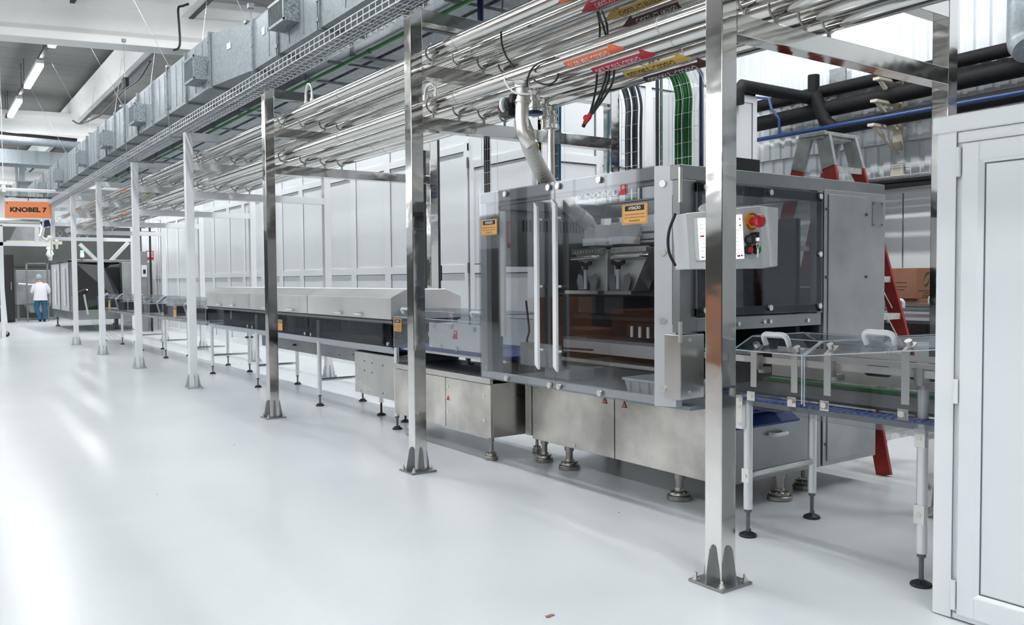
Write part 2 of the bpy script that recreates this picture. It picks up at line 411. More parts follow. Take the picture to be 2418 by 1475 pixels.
# added glowing windows, unseen, high on the left wall to brighten that side
for i in range(8):
    y0 = -5.5+i*5.6
    w = struct(MB().box((XL-.02, y0, 3.6), (XL+.03, y0+4.2, 5.6)), 'window_%d' % (i+1), 'win')
    f = MB()
    for yy in (y0-.05, y0+1.37, y0+2.77, y0+4.17): f.box((XL, yy, 3.5), (XL+.06, yy+.07, 5.7))
    f.box((XL, y0, 3.51), (XL+.058, y0+4.19, 3.6)); f.box((XL, y0, 5.6), (XL+.058, y0+4.19, 5.69))
    f.build('window_frame', 'pvc_frame', w)
# right-hand wall: three courses of corrugated sheet lapped over each other, flat panels below
def corr(mb, X, z0, z1, y0, y1, pitch=.17, dep=.022):
    y = y0; prof = []
    while y < y1:
        prof += [(X, y), (X, y+pitch*.5), (X+dep, y+pitch*.62), (X+dep, y+pitch*.88)]; y += pitch
    a = [V((x, yy, z0)) for x, yy in prof]; b = [V((x, yy, z1)) for x, yy in prof]; n = len(a)
    c = [p+V((.012, 0, 0)) for p in a]; d = [p+V((.012, 0, 0)) for p in b]
    mb.add(a+b+c+d, [(i, i+1, n+i+1, n+i) for i in range(n-1)]+[(2*n+i, 3*n+i, 3*n+i+1, 2*n+i+1) for i in range(n-1)]+[(i, 2*n+i, 2*n+i+1, i+1) for i in range(n-1)])
m = MB()
corr(m, XW-.10, 3.72, ZC, YN, 20); corr(m, XW-.03, 3.02, 3.85, YN, 20); corr(m, XW+.04, 2.3, 3.15, YN, 20)
m.box((XW+.16, YN-.2, 0), (XW+.3, YF, ZC))
struct(m, 'wall_right', 'corr')
m = MB()
for i in range(14):
    y0 = YN+.02+i*1.14
    m.box((XW-.02, y0, 0), (XW+.05, y0+1.12, 2.42))
m.box((XW-.06, YN, 2.42), (XW+.05, 10, 2.5))
struct(m, 'trim_1', 'pvc')
m = MB(); m.box((XW-.14, 5.85, 0), (XW-.02, 6.1, 2.42)); struct(m, 'trim_2', 'cream')
m = MB(); m.box((XW-.12, 4.75, 0), (XW-.02, 4.9, 2.02)); struct(m, 'trim_3', 'cream')

# concrete roof beams across the hall
def roof_beam(x0, y0, x1, y1, zb, zt, name):
    d = V((x1-x0, y1-y0, 0)).normalized(); nrm = V((d.y, -d.x, 0))
    if nrm.y > 0: nrm = -nrm
    prof = [(.22, zb), (.22, zb+.13), (.08, zb+.24), (.08, zt-.24), (.24, zt-.12), (.24, zt), (-.24, zt), (-.24, zt-.12), (-.08, zt-.24), (-.08, zb+.24), (-.22, zb+.13), (-.22, zb)]
    o = V((x0, y0, 0))
    m = MB(); m.prism([o+nrm*a+V((0, 0, z)) for a, z in prof], V((x1-x0, y1-y0, 0)))
    struct(m, name, 'concrete', bev=.012)
def bline(xa, ya, xb, yb, X): return ya+(yb-ya)*(X-xa)/(xb-xa)
for i, dy in enumerate((-11.6, 0, 11.75, 23.3)):
    ya, yb = bline(1.25, 15.95, 4.0, 15.24, XL)+dy, bline(1.25, 15.95, 4.0, 15.24, XW+.5)+dy
    if dy > 20: ya = yb = 39.6
    roof_beam(XL, ya, XW+.5, yb, 5.36, 6.2, 'roof_beam_%d' % (i+1))
# secondary purlins along the hall (light gutter beams with a dark cable slot beneath)
for i, X in enumerate((-3.6, .2, 3.95, 7.7)):
    m = MB(); m.prism([V((X-.16, YN, 6.2)), V((X-.1, YN, 5.93)), V((X+.1, YN, 5.93)), V((X+.16, YN, 6.2)), V((X+.2, YN, 6.5)), V((X-.2, YN, 6.5))], V((0, YF-YN, 0)))
    struct(m, 'roof_purlin_%d' % (i+1), 'concrete')
    m = MB(); m.box((X+.03, YN+.1, 5.915), (X+.1, YF-.1, 5.95)); struct(m, 'trim_%d' % (10+i), 'dark')

# ------------------------------------------------------------------ white room behind the line
BX, BY, BT = 6.2, 8.2, 5.2     # front plane, near corner, top
m = MB(); m.box((BX, BY, 0), (BX+.06, 29.3, BT)); m.box((BX, BY, 0), (10.15, BY+.06, 4.1)); m.box((BX+.06, 29.24, 0), (9.4, 29.3, BT))
room = struct(m, 'wall_partition', 'pvc')
def panel_frame(m, Y0, Y1, z0, z1, X, w=.05, t=.02):
    m.box((X-t, Y0, z0), (X, Y0+w, z1)); m.box((X-t, Y1-w, z0), (X, Y1, z1))
    m.box((X-t, Y0, z0), (X, Y1, z0+w)); m.box((X-t, Y0, z1-w), (X, Y1, z1))
m = MB(); g = MB()
ys = [BY+.05]
y = 11.15
def bay(Y0, Y1, zr, zt):
    # one leaf: lower field, rail, upper field
    m.box((BX-.025, Y0, 0), (BX, Y0+.09, BT)); m.box((BX-.025, Y1-.09, 0), (BX, Y1, BT))
    for za, zb in ((0, .12), (zr-.055, zr+.055), (zt, zt+.10), (BT-.12, BT)):
        m.box((BX-.0235, Y0, za), (BX+.002, Y1, zb))
    for za, zb in ((.12, zr-.055), (zr+.055, zt), (zt+.1, BT-.12)):
        g.box((BX-.006, Y0+.09, zb-.009), (BX-.001, Y1-.098, zb)); g.box((BX-.0062, Y1-.098, za), (BX-.0011, Y1-.09, zb))
y = BY+1.62
while y < 29:
    w = 1.27 if int((y-BY)/1.27) % 2 else 1.12
    bay(y, min(y+w, 29.2), 1.6, 3.19); y += w
m.build('panel_rail', 'pvc_frame', room); g.build('panel_gasket', 'gasket', room)
# hinged leaf next to the corner
d = MB(); d.box((BX-.03, BY+.1, .02), (BX-.002, BY+1.55, 3.05)); leaf = d.build('door_1', 'pvc', room)
d = MB()
for za, zb in ((.05, .15), (1.54, 1.65), (2.94, 3.04)): d.box((BX-.045, BY+.12, za), (BX-.03, BY+1.53, zb))
d.box((BX-.0465, BY+.115, .045), (BX-.029, BY+.22, 3.045)); d.box((BX-.0465, BY+1.43, .045), (BX-.029, BY+1.535, 3.045))
d.build('door_rail', 'pvc_frame', leaf, origin=(0, 0, 0))
d = MB(); d.box((BX-.034, BY+1.555, .02), (BX-.004, BY+1.575, 3.05))
for zz in (1.54, 2.95, .2): d.cyl((BX-.05, BY+1.565, zz), (BX-.05, BY+1.565, zz+.14), .016, n=10)
d.build('door_hinge', 'gasket', leaf, origin=(0, 0, 0))
d = MB()
for za, zb in ((1.65, 1.665), (1.525, 1.54), (2.925, 2.94)): d.box((BX-.036, BY+.22, za), (BX-.03, BY+1.43, zb))
d.build('door_gasket', 'gasket', leaf, origin=(0, 0, 0))
# side facing the camera: mullions, transoms
m = MB(); g = MB()
for X in (BX, 7.05, 7.9, 8.75, 9.6, 10.05): m.box((X, BY-.03, 0), (X+.1, BY, 4.1))
for z in (2.88, 3.95): m.box((BX+.01, BY-.0285, z), (10.14, BY+.001, z+.1)); g.box((BX+.1, BY-.01, z-.014), (10.05, BY-.002, z))
for X in (7.05, 9.6): g.box((X-.014, BY-.01, 2.98), (X, BY-.002, 3.95))
m.build('side_rail', 'pvc_frame', room); g.build('side_gasket', 'gasket', room)
m = MB(); q = at(1258, 336, X=BX-.03); m.box((BX-.05, q.y-.12, q.z-.11), (BX-.026, q.y+.08, q.z+.12))
tag(m.build('notice_plate', 'yellow', origin=(BX-.04, q.y, q.z)), 'small amber notice plate on the white partition behind the hose', 'sign')

# ================================================================== portals that carry the pipes
XF, XB, PW, HT = 3.058, 5.026, .101, 3.462
YP = [2.668, 5.6335, 8.811, 11.968, 15.353, 18.715, 22.078]
BEAM = [(2.576, 2.673), (2.965, 3.062), (3.365, 3.462)]
def portal(mat, bmat, platemat, boltmat, y, label):
    t = thing('pipe_rack_portal', label, 'pipe rack', (XF, y, 0), 'portals of the overhead pipe rack')
    for nm, x in (('front_post', XF), ('back_post', XB)):
        m = MB(); m.box((x, y, .012), (x+PW, y+PW, HT)); post = m.build(nm, mat, t, bev=.004)
        c = V((x+PW/2, y+PW/2, 0))
        m = MB(); m.box((c.x-.105, c.y-.105, 0), (c.x+.105, c.y+.105, .014)); pl = m.build('base_plate', platemat, post, bev=.002)
        m = MB()
        for sx, sy in ((-1, -1), (-1, 1), (1, -1), (1, 1)):
            q = c+V((sx*.08, sy*.08, .014)); m.cyl(q, q+V((0, 0, .003)), .02, n=14); m.cyl(q+V((0, 0, .003)), q+V((0, 0, .016)), .0125, n=6); m.cyl(q+V((0, 0, .016)), q+V((0, 0, .034)), .0065, n=10)
        m.build('anchor_bolt', boltmat, post)
        for dx, dy in ((1, 0), (-1, 0), (0, 1), (0, -1)):
            dv = V((dx, dy, 0)); sv = V((-dy, dx, 0))*.003; b0 = c+dv*(PW/2)
            prof = [b0+V((0, 0, .014)), b0+dv*.05+V((0, 0, .014)), b0+dv*.044+V((0, 0, .06)), b0+dv*.022+V((0, 0, .175)), b0+dv*.012+V((0, 0, .19)), b0+V((0, 0, .194))]
            m = MB(); m.prism([p-sv for p in prof], sv*2); m.build('gusset_plate', platemat, post)
    for z0, z1 in BEAM:
        m = MB(); m.box((XF+PW, y+.0005, z0), (XB, y+PW-.0005, z1)); m.build('cross_beam', bmat, t, bev=.003)
    return t
P1 = portal('mirror', 'mirror2', 'steel_dark', 'bolt', YP[0], 'mirror polished rack portal nearest the white booth')
copy_tree(P1, (XF, YP[1], 0), 'mirror polished rack portal in front of the left end of the glass machine')
copy_tree(P1, (XF, YP[2], 0), 'mirror polished rack portal in front of the steel hoods')
P4 = portal('white', 'white', 'whiteplate', 'whiteplate', YP[3], 'white rack portal next to the last polished one')
copy_tree(P4, (XF, YP[4], 0), 'second white rack portal counted from the polished ones')
copy_tree(P4, (XF, YP[5], 0), 'third white rack portal counted from the polished ones')
copy_tree(P4, (XF, YP[6], 0), 'fourth white rack portal, farthest one that stands on the floor in front')
y8 = 25.6
t = thing('pipe_rack_portal', 'hanging white rack frame at the far pipe ends, without a leg in front', 'pipe rack', (XF, y8, 0), 'portals of the overhead pipe rack')
m = MB(); m.box((XF, y8, BEAM[0][0]), (XF+PW, y8+PW, HT)); m.build('front_post', 'white', t, bev=.004)
m = MB(); m.box((XB, y8, 0), (XB+PW, y8+PW, HT)); m.build('back_post', 'white', t, bev=.004)
for z0, z1 in BEAM:
    m = MB(); m.box((XF+PW, y8, z0), (XB, y8+PW, z1)); m.build('cross_beam', 'white', t, bev=.003)
# Y-shaped white brace near the far end
q = at(275, 773, Z=0)
t = thing('brace_column', 'white Y shaped brace column under the far pipe rack', 'column', (q.x, q.y, 0))
m = MB(); m.bar((q.x, q.y, 0), (q.x, q.y, 1.55), .11, .11, (0, 1, 0)); m.build('column_foot', 'white', t, bev=.004)
k0 = V((q.x, q.y, 1.55)); k1 = at(246, 632, Y=q.y)
m = MB(); m.bar(k0, k1, .11, .11, (0, 1, 0)); m.build('column_knee', 'white', t, bev=.004)
m = MB(); m.bar(k1, at(188, 576, Y=q.y), .11, .11, (0, 1, 0)); m.build('brace_arm', 'white', t, bev=.004)
m = MB(); m.bar(k1, at(303, 572, Y=q.y), .11, .11, (0, 1, 0)); m.build('brace_arm', 'white', t, bev=.004)

# ------------------------------------------------------------------ jacketed pipes on the portals
PX = [3.272, 3.505, 3.735, 3.935]; PR = .056
def flow_label(parent, cx, cz, s0, s1, th0, th1, mat, text, inkmat, up, tip):
    """sticker wrapped round a pipe along Y between s0 (near end) and s1; th in degrees round the pipe, 180 = towards the aisle, 270 = underneath"""
    R = PR+.0012
    def pt(s, th, r=R):
        a = math.radians(th); return V((cx+r*math.cos(a), s, cz+r*math.sin(a)))
    m = MB(); n = 10
    def strip(sa, sb, fa, fb):
        for i in range(n):
            ta = fa[0]+(fa[1]-fa[0])*i/n; tb = fa[0]+(fa[1]-fa[0])*(i+1)/n
            ua = fb[0]+(fb[1]-fb[0])*i/n; ub = fb[0]+(fb[1]-fb[0])*(i+1)/n
            m.add([pt(sa, ta), pt(sa, tb), pt(sb, ub), pt(sb, ua)], [(0, 1, 2, 3)], True)
    strip(s0, s1, (th0, th1), (th0, th1))
    mid = (th0+th1)/2; hw = (th1-th0)/2
    e, sg = (s0, -1) if tip == 'near' else (s1, 1)
    for k in range(4):
        w0 = hw*(1.75*(1-k/4)); w1 = hw*(1.75*(1-(k+1)/4))
        strip(e+sg*.11*k/4, e+sg*.11*(k+1)/4, (mid-w0, mid+w0), (mid-w1, mid+w1))
    lab = m.build('flow_label', mat, parent, recalc=False); lab['label'] = text.lower()+' flow direction label'
    vs, fs = text2d(text, .02); m = MB(); L = (s1-s0)
    pts = []
    for a, b in vs:
        if up: s = s1-L*(.06+.88*a); th = th0+(th1-th0)*(.78-.56*b)     # reads towards the camera, tops up
        else: s = s0+L*(.06+.88*a); th = th0+(th1-th0)*(.22+.56*b)      # hangs upside down
        pts.append(pt(s, th, R+.0012))
    m.add(pts, fs); m.build('lettering', inkmat, lab, recalc=False)
names = [('orange', 'fl_orange', 'CHOCOLATE EM GOTAS', 'ink_white'), ('red', 'fl_red', 'CHOCOLATE AO LEITE 34%', 'ink_white'), ('yellow', 'fl_yellow', 'CHOCOLATE BRANCO', 'ink'), ('brown', 'fl_brown', 'CHOCOLATE AMARGO', 'ink_white')]
def span(px0, py0, px1, py1, X, d): return at(px1, py1, X=X-d).y, at(px0, py0, X=X-d).y
LOW = [span(1332, 163, 1467, 120, PX[0], .04), span(1400, 174, 1545, 132, PX[1], .03), span(1477, 182, 1632, 140, PX[2], .02), span(1530, 188, 1690, 145, PX[3], .0)]
UPP = [span(1318, 18, 1450, -28, PX[0], .04), span(1376, 34, 1505, -12, PX[1], .03), span(1435, 48, 1572, -1, PX[2], .02), span(1481, 63, 1614, 14, PX[3], .0)]
where = ['outermost pipe', 'second pipe', 'third pipe', 'innermost pipe']
for lay, cz in (('lower', 2.673+.046+PR), ('upper', 3.062+.046+PR)):
    for i, x in enumerate(PX):
        col, mt, tx, ink = names[i]
        y1 = 24.3+.25*i if lay == 'lower' else 24.9-.15*i
        t = thing('jacketed_pipe', '%s of the %s layer, polished steel with a %s flow label' % (where[i], lay, col), 'pipe', (x, 2.7, cz), 'pipes on the overhead rack')
        m = MB(); m.cyl((x, -1.5, cz), (x, y1, cz), PR, n=28); m.build('pipe_jacket', 'pipe', t)
        m = MB()
        for yy in [1.2+2.05*k+.13*i for k in range(12)]: m.cyl((x, yy-.006, cz), (x, yy+.006, cz), PR+.0012, n=28)
        m.build('jacket_seam', 'steel', t)
        for yp in YP+[y8]:
            yc = yp+PW/2; m = MB()
            pth = [(x+(PR+.004)*math.cos(a), yc, cz+(PR+.004)*math.sin(a)) for a in [2*PI*k/24 for k in range(25)]]
            m.tube(pth, .0045, n=6, caps=False)
            m.cyl((x, yc, cz-PR-.0455), (x, yc, cz-PR+.002), .011, n=12); m.box((x-.012, yc-.006, cz+PR), (x+.012, yc+.006, cz+PR+.02))
            m.build('pipe_clamp', 'steel', t)
        if lay == 'lower':
            ya, yb = LOW[i]
            flow_label(t, x, cz, ya+.10, yb, 214, 282, mt, tx, ink, False, 'near')
            flow_label(t, x, cz, ya+13.3, yb+13.2, 214, 282, mt, tx, ink, False, 'near')
        else:
            ya, yb = UPP[i]
            flow_label(t, x, cz, ya, yb-.10, 205, 265, mt, tx, ink, True, 'far')
            flow_label(t, x, cz, ya+13.2, yb+13.1, 205, 265, mt, tx, ink, True, 'far')
# small drain loops on the pipes (between the second and third portal)
def loop(px, py, X, lab, k=1.0):
    q = at(px, py, X=X); m = MB()
    m.tube(smooth_path([q+V((0, -.06, -.0)), q+V((0, -.06, .12*k)), q+V((0, -.02, .19*k)), q+V((0, .05, .2*k)), q+V((0, .09, .13*k)), q+V((0, .1, .0))]), .012, n=8)
    for dy in (-.06, .1): m.cyl(q+V((0, dy, -.02)), q+V((0, dy, .05)), .018, n=10)
    o = m.build('bypass_loop', 'bar', origin=q); tag(o, lab, 'pipe loop', 'bypass loops on the pipes')
loop(731, 247, PX[0], 'thin steel bypass loop on the upper outer pipe in front of the third portal')
loop(1019, 236, PX[0]-.0, 'thin steel bypass loop on the lower outer pipe behind the second portal', .6)

# ------------------------------------------------------------------ galvanised duct with grille boxes
t = thing('air_duct', 'long galvanised air duct with grille boxes above the wire tray', 'air duct', (3.1, 10, 3.86))
m = MB(); m.box((3.10, 10.87, 3.86), (3.75, 31.2, 4.505))
for y in [11.2+.33*k for k in range(58)]: m.box((3.094, y, 3.9), (3.101, y+.014, 4.47))
m.build('far_duct_run', 'galv', t)
a = [V((3.10, 10.87, 3.86)), V((3.75, 10.87, 3.86)), V((3.75, 10.87, 4.505)), V((3.10, 10.87, 4.505))]
b = [V((3.26, 9.72, 3.86)), V((3.72, 9.72, 3.86)), V((3.72, 9.72, 4.40)), V((3.26, 9.72, 4.40))]
m = MB(); m.add(a+b, [(0,1,2,3), (7,6,5,4), (0,4,5,1), (1,5,6,2), (2,6,7,3), (3,7,4,0)]); m.build('duct_reducer', 'galv', t)
m = MB(); m.box((3.26, -3, 3.86), (3.72, 9.72, 4.40))
for y in (7.2, 8.2, 8.6, 9.2): m.box((3.254, y, 3.9), (3.261, y+.014, 4.37))
m.build('near_duct_run', 'galv', t)
def flange(y, x0, x1, z0, z1):
    m = MB(); e = .022
    for s in (-.02, .02):
        m.box((x0-e, y+s-.008, z0-e), (x0, y+s+.008, z1+e)); m.box((x1, y+s-.008, z0-e), (x1+e, y+s+.008, z1+e))
        m.box((x0, y+s-.008, z0-e), (x1, y+s+.008, z0)); m.box((x0, y+s-.008, z1), (x1, y+s+.008, z1+e))
    for zz in (z0+.08, (z0+z1)/2, z1-.08): m.box((x0-e-.008, y-.03, zz-.02), (x0-e, y+.03, zz+.02))
    m.build('duct_flange', 'galv', t)
for y in (10.87, 11.97, 13.0, 13.93, 14.97, 16.0, 16.9, 17.75, 18.6, 19.9, 21.25, 22.7, 24.2, 25.7, 27.2, 29): flange(y, 3.10, 3.75, 3.86, 4.505)
for y in (9.72, 8.92, 7.8, 6.6, 5.4): flange(y, 3.26, 3.72, 3.86, 4.40)
def grille_box(y, x, z0, z1, L=.46, dep=.16):
    b = MB(); b.box((x-dep, y, z0), (x, y+L, z1)); bx = b.build('grille_box', 'galv_box', t, bev=.003)
    f = MB(); e = .022
    f.box((x-dep-.01, y-.006, z0-.006), (x-dep, y+L+.006, z0+e)); f.box((x-dep-.01, y-.006, z1-e), (x-dep, y+L+.006, z1+.006))
    f.box((x-dep-.01, y-.006, z0), (x-dep, y+e, z1)); f.box((x-dep-.01, y+L-e, z0), (x-dep, y+L+.006, z1))
    f.build('grille_frame', 'galv', bx)
    f = MB()
    for k in range(13):
        yy = y+e+(L-2*e)*(k+.5)/13; f.obox((x-dep-.004, yy, (z0+z1)/2), (.007, .004, 0), (-.001, .002, 0), (0, 0, (z1-z0)/2-e))
    f.build('grille_slat', 'galv', bx)
    f = MB(); f.box((x-dep-.002, y+.02, z0+.02), (x-dep+.001, y+L-.02, z1-.02)); f.build('grille_back', 'dark', bx)
grille_box(8.31, 3.26, 4.045, 4.28)
for y, z in ((11.0, 3.95), (14.43, 3.95), (17.15, 3.93), (19.9, 3.91), (23.4, 3.91), (26.6, 3.9)): grille_box(y, 3.10, z+.02, z+.31)
m = MB()
def sticker(p, u, v, n): m.prism([V(p), V(p)+V(u), V(p)+V(u)+V(v), V(p)+V(v)], V(n)*.002)
q = at(532, 108, Y=10.25); dj = V((.16, -1.15, 0)).normalized(); nj = V((-1.15, -.16, 0)).normalized()
qq = V((3.10, 10.87, 0))+dj*.48+nj*.004; sticker((qq.x, qq.y, 4.22), dj*.1, (0, 0, .07), nj)
sticker((3.256, 9.42, 4.17), (0, -.09, 0), (0, 0, .08), (-1, 0, 0)); sticker((3.096, 10.98, 3.93), (0, -.05, 0), (0, 0, .08), (-1, 0, 0))
m.build('paper_tag', 'ink_white', t)
# suspension wires up to the roof
m = MB()
for y in (7.0, 9.9, 12.9, 16.2, 19.5, 22.8):
    zt = 4.42 if y < 10 else 4.51; x0 = 3.27 if y < 10 else 3.11
    m.tube([(x0, y, zt), (x0-.95, y+.5, ZC-.01)], .003, n=5); m.tube([(x0+.4, y, zt), (x0+.75, y+.3, ZC-.01)], .003, n=5)
    m.box((x0-.05, y-.04, zt), (x0+.1, y+.04, zt+.03))
m.build('suspension_wire', 'steel', t)

t = thing('air_duct', 'second galvanised duct seen from beneath, between tray and pipes', 'air duct', (4.12, 10, 3.98))
m = MB(); m.box((4.12, -2, 3.98), (4.39, 24.5, 5.2)); m.box((4.45, -2, 3.98), (4.72, 24.5, 5.2)); m.box((4.38, -2, 4.04), (4.46, 24.5, 5.15)); m.build('duct_run', 'galv', t)
for y in [2.2+1.35*k for k in range(16)]: 
    x0, x1, z0, z1 = 4.12, 4.72, 3.98, 4.5; m = MB()
    for s in (-.02, .02):
        m.box((x0-.02, y+s-.008, z0-.02), (x1+.02, y+s+.008, z0)); m.box((x0-.02, y+s-.008, z0), (x0, y+s+.008, z1))
    m.build('duct_flange', 'galv', t)
m = MB()
for y in (3.0, 6.6, 9.2, 12.4, 15.6, 18.8): m.box((3.95, y, 3.925), (4.85, y+.04, 3.955))
m.build('support_rail', 'galv', t)
m = MB(); pth = [(4.06, y, 3.89) for y in (24, 15, 8, 4, 0, -2)]
m.tube(pth, .024, n=10)
for y in (5.2, 8.4, 11.6, 14.8): m.cyl((4.06, y-.03, 3.89), (4.06, y+.03, 3.89), .03, n=12)
tag(m.build('conduit', 'green_pipe', origin=(4.06, 10, 3.89)), 'bright green conduit running under the second duct', 'conduit')

# ------------------------------------------------------------------ wire mesh tray on top of the portals
t = thing('wire_cable_tray', 'long zinc wire basket cable tray lying on the portal tops', 'cable tray', (3.05, 10, HT))
x0, x1, z0, z1 = 2.94, 3.165, HT+.006, HT+.105
m = MB(); ya, yb = 1.0, 27.0
for x, z in ((x0, z1), (x0, z0+.05), (x0, z0), (x0+.075, z0), (x0+.15, z0), (x1, z0), (x1, z0+.05), (x1, z1)):
    m.bar((x, ya, z), (x, yb, z), .006, .006)
y = ya
while y < yb:
    m.box((x0-.004, y, z0-.002), (x0+.002, y+.006, z1)); m.box((x1-.002, y, z0-.002), (x1+.004, y+.006, z1)); m.box((x0, y, z0-.006), (x1, y+.006, z0)); y += .11
m.build('wire_basket', 'wire', t)
m = MB()
for i in range(6):
    xx = x0+.03+.032*i; pts = [(xx+random.uniform(-.008, .008), ya+k*1.3, z0+.012+random.uniform(0, .012)) for k in range(21)]
    m.tube(pts, .009, n=6)
m.build('cables', 'greycable', t)
for px, py, lab in ((596, 208, 'nearest thin steel hanger rod in front of the air duct'), (399, 309, 'second thin steel hanger rod in front of the air duct'), (299, 368, 'third thin steel hanger rod, bolted to the roof beam'), (233, 412, 'fourth thin steel hanger rod in front of the air duct')):
    q = at(px, py, X=2.93); m = MB(); zt = {596: 4.30, 399: 3.85, 299: 5.40, 233: 3.85}[px]
    m.cyl((2.93, q.y, HT-.03), (2.93, q.y, zt), .0035, n=8); m.box((2.9, q.y-.02, HT-.045), (3.35, q.y+.02, HT-.0205)) if px < 500 else None
    m.box((2.9, q.y-.03, zt-.05), (2.96, q.y+.03, zt-.002))
    tag(m.build('hanger_rod', 'galv_box', origin=(2.93, q.y, HT)), lab, 'hanger rod', 'hanger rods of the wire tray')

# ------------------------------------------------------------------ light lines
def lamp_line(x, y, label=None, vis=True):
    t = thing('strip_light', label, 'ceiling light', (x, y, 5.9), 'strip lights under the roof')
    m = MB(); m.box((x-.035, y-.8, 5.98), (x+.035, y+3.3, 6.04)); m.build('light_rail', 'dark', t)
    m = MB(); m.box((x-.065, y, 5.90), (x+.065, y+2.45, 5.98)); m.build('light_housing', 'white', t)
    m = MB(); m.box((x-.06, y+.02, 5.84), (x+.06, y+2.43, 5.90)); m.build('tube_cover', 'tube', t)
    m = MB()
    for yy in (y-.5, y+3.0): m.cyl((x, yy, 6.04), (x, yy, ZC), .006, n=6)
    m.build('light_hanger', 'dark', t)
    return t
L1 = lamp_line(2.26, 19.8, 'lit strip light between the first and second roof beam, nearer of the two')
def lamp_copy(x, y, lab): return copy_tree(L1, (x, y, 5.9), lab)
lamp_copy(2.26, 23.9, 'lit strip light farther down the same rail, nearer the second roof beam')
lamp_copy(2.26, 15.7, 'strip light whose end shows just under the big roof beam')
for X in (-2.0, 2.26):
    y = -4.8
    while y < 38:
        if not (X > 0 and 15 < y < 24.5): lamp_copy(X, y, 'lit strip light of the rows over the aisle, hidden from view')
        y += 4.1

q = at(421, 20, Y=14.6); m = MB()
m.tube(smooth_path([at(455, 6, Y=14.6), at(432, 14, Y=14.6), q, at(423, 60, Y=14.6), at(425, 98, Y=14.6), at(421, 114, Y=14.6), at(409, 118, Y=14.6)], 5), .018, n=8)
tag(m.build('conduit', 'dark', origin=q), 'dark hooked conduit hanging down the face of the big roof beam', 'conduit')
m = MB(); X = 3.75
m.tube(smooth_path([at(355, 145, X=X), at(330, 185, X=X), at(301, 208, X=X), at(285, 222, X=X), at(252, 258, X=X), at(228, 277, X=X), at(190, 292, X=X), at(172, 285, X=X)], 5), .02, n=8); m.box(tuple(at(296, 196, X=X)+V((-.05, -.1, -.1))), tuple(at(296, 196, X=X)+V((.05, .1, .1))))
tag(m.build('cable', 'black_cable', origin=at(300, 205, X=X)), 'dark cable with a junction box sagging along the roof purlin', 'cable')
# ================================================================== machine feet
def heavy_foot(mb, x, y, ztop, R=.075):
    mb.lathe((x, y, 0), (0, 0, 1), [(R*.96, 0), (R, .004), (R, .026), (R*.94, .032), (R*.8, .036), (R*.72, .05), (R*.66, .055), (R*.4, .06), (R*.36, .075), (R*.33, .08), (R*.33, ztop*.72)], 24)
    mb.cyl((x, y, ztop*.70), (x, y, ztop), R*.45, n=8)
    for k in range(6):
        a = k*PI/3+.3; bolt(mb, (x+R*.72*math.cos(a), y+R*.72*math.sin(a), .048), (0, 0, 1), R*.09, .012, 6)
def light_foot(mb, x, y, z=.13):
    mb.lathe((x, y, 0), (0, 0, 1), [(.048, 0), (.05, .006), (.046, .014), (.026, .024), (.012, .03)], 20)
def grip(mb, a, b, out, r=.011):
    """bar handle between a and b that stands off along out"""
    a = V(a); b = V(b); o = V(out)
    mb.tube(smooth_path([a, a+o*.7, a+o+(b-a)*.14, a+o+(b-a)*.5, b+o-(b-a)*.14, b+o*.7, b], 5), r, n=10)

# ================================================================== the glass-fronted depositing machine
DX, YA, YB, ZB, ZT, SY = 3.58, 3.645, 5.53, .702, 2.107, 3.45
mach = thing('depositing_machine', 'large stainless machine with smoked glass front doors and tilted touch screen', 'machine', (4.6, 4.4, 0))
NF = V((-1, 0, 0)); NS = V((0, -1, 0))
# base cabinet under the doors
m = MB(); m.box((4.02, SY+.012, .19), (4.93, 5.43, .69)); base = m.build('base_cabinet', 'steel', mach)
m = MB(); m.box((4.0, 4.462, .187), (4.02, 5.425, .66)); m.build('front_panel', 'steel_stain', base, bev=.003)
m = MB(); m.box((4.0, SY, .187), (4.02, 4.452, .66)); m.build('front_panel', 'steel_stain', base, bev=.003)
m = MB(); m.box((3.985, 5.43, .21), (4.4, 5.50, .66)); m.build('corner_post', 'steel', base, bev=.002)
m = MB(); m.box((4.02, SY-.002, .187), (4.93, SY+.012, .69)); m.build('side_panel', 'steel_dark', base, bev=.003)  # shade on this side put in as a darker steel
m = MB(); grip(m, (4.40, SY, .462), (4.53, SY, .462), (0, -.045, 0), .012); m.build('pull_handle', 'handle', base)
m = MB()
for y, z in ((5.37, .30), (5.37, .58), (4.9, .215)): bolt(m, (4.0, y, z), NF, .011, .006)
m.build('panel_screw', 'bolt', base)
m = MB()
for x, y in ((4.085, 3.92), (4.08, 5.06), (4.085, 5.38), (4.61, 3.53), (4.8, 5.3), (5.0, 3.62)):
    f = MB(); heavy_foot(f, x, y, .2, .082 if y < 5.1 else .07); f.build('machine_foot', 'foot', mach)
# warning triangles on the base
for px in (1428, 1474):
    q = at(px, 952 if px < 1450 else 962, X=4.0-.002)
    tr = MB(); tr.prism([q+V((0, .026, 0)), q+V((0, -.026, 0)), q+V((0, 0, .048))], (-.0015, 0, 0)); w = tr.build('warning_triangle', 'ink', mach)
    q2 = q+V((-.0016, 0, .003)); tr = MB(); tr.prism([q2+V((0, .019, .003)), q2+V((0, -.019, .003)), q2+V((0, 0, .037))], (-.001, 0, 0)); tr.build('triangle_field', 'fl_orange', w, origin=ORG[base.name])
    q3 = q2+V((-.0012, 0, .008)); tr = MB(); tr.prism([q3+V((0, .002, .02)), q3+V((0, -.004, .02)), q3+V((0, -.001, .01)), q3+V((0, -.004, .01)), q3+V((0, .003, 0)), q3+V((0, .001, .008)), q3+V((0, .004, .008))], (-.001, 0, 0)); tr.build('flash_mark', 'ink', w, origin=ORG[base.name])
# deck
m = MB(); m.box((3.70, SY+.02, .672), (4.86, 5.50, .70)); m.build('deck_plate', 'deck', mach, bev=.003)
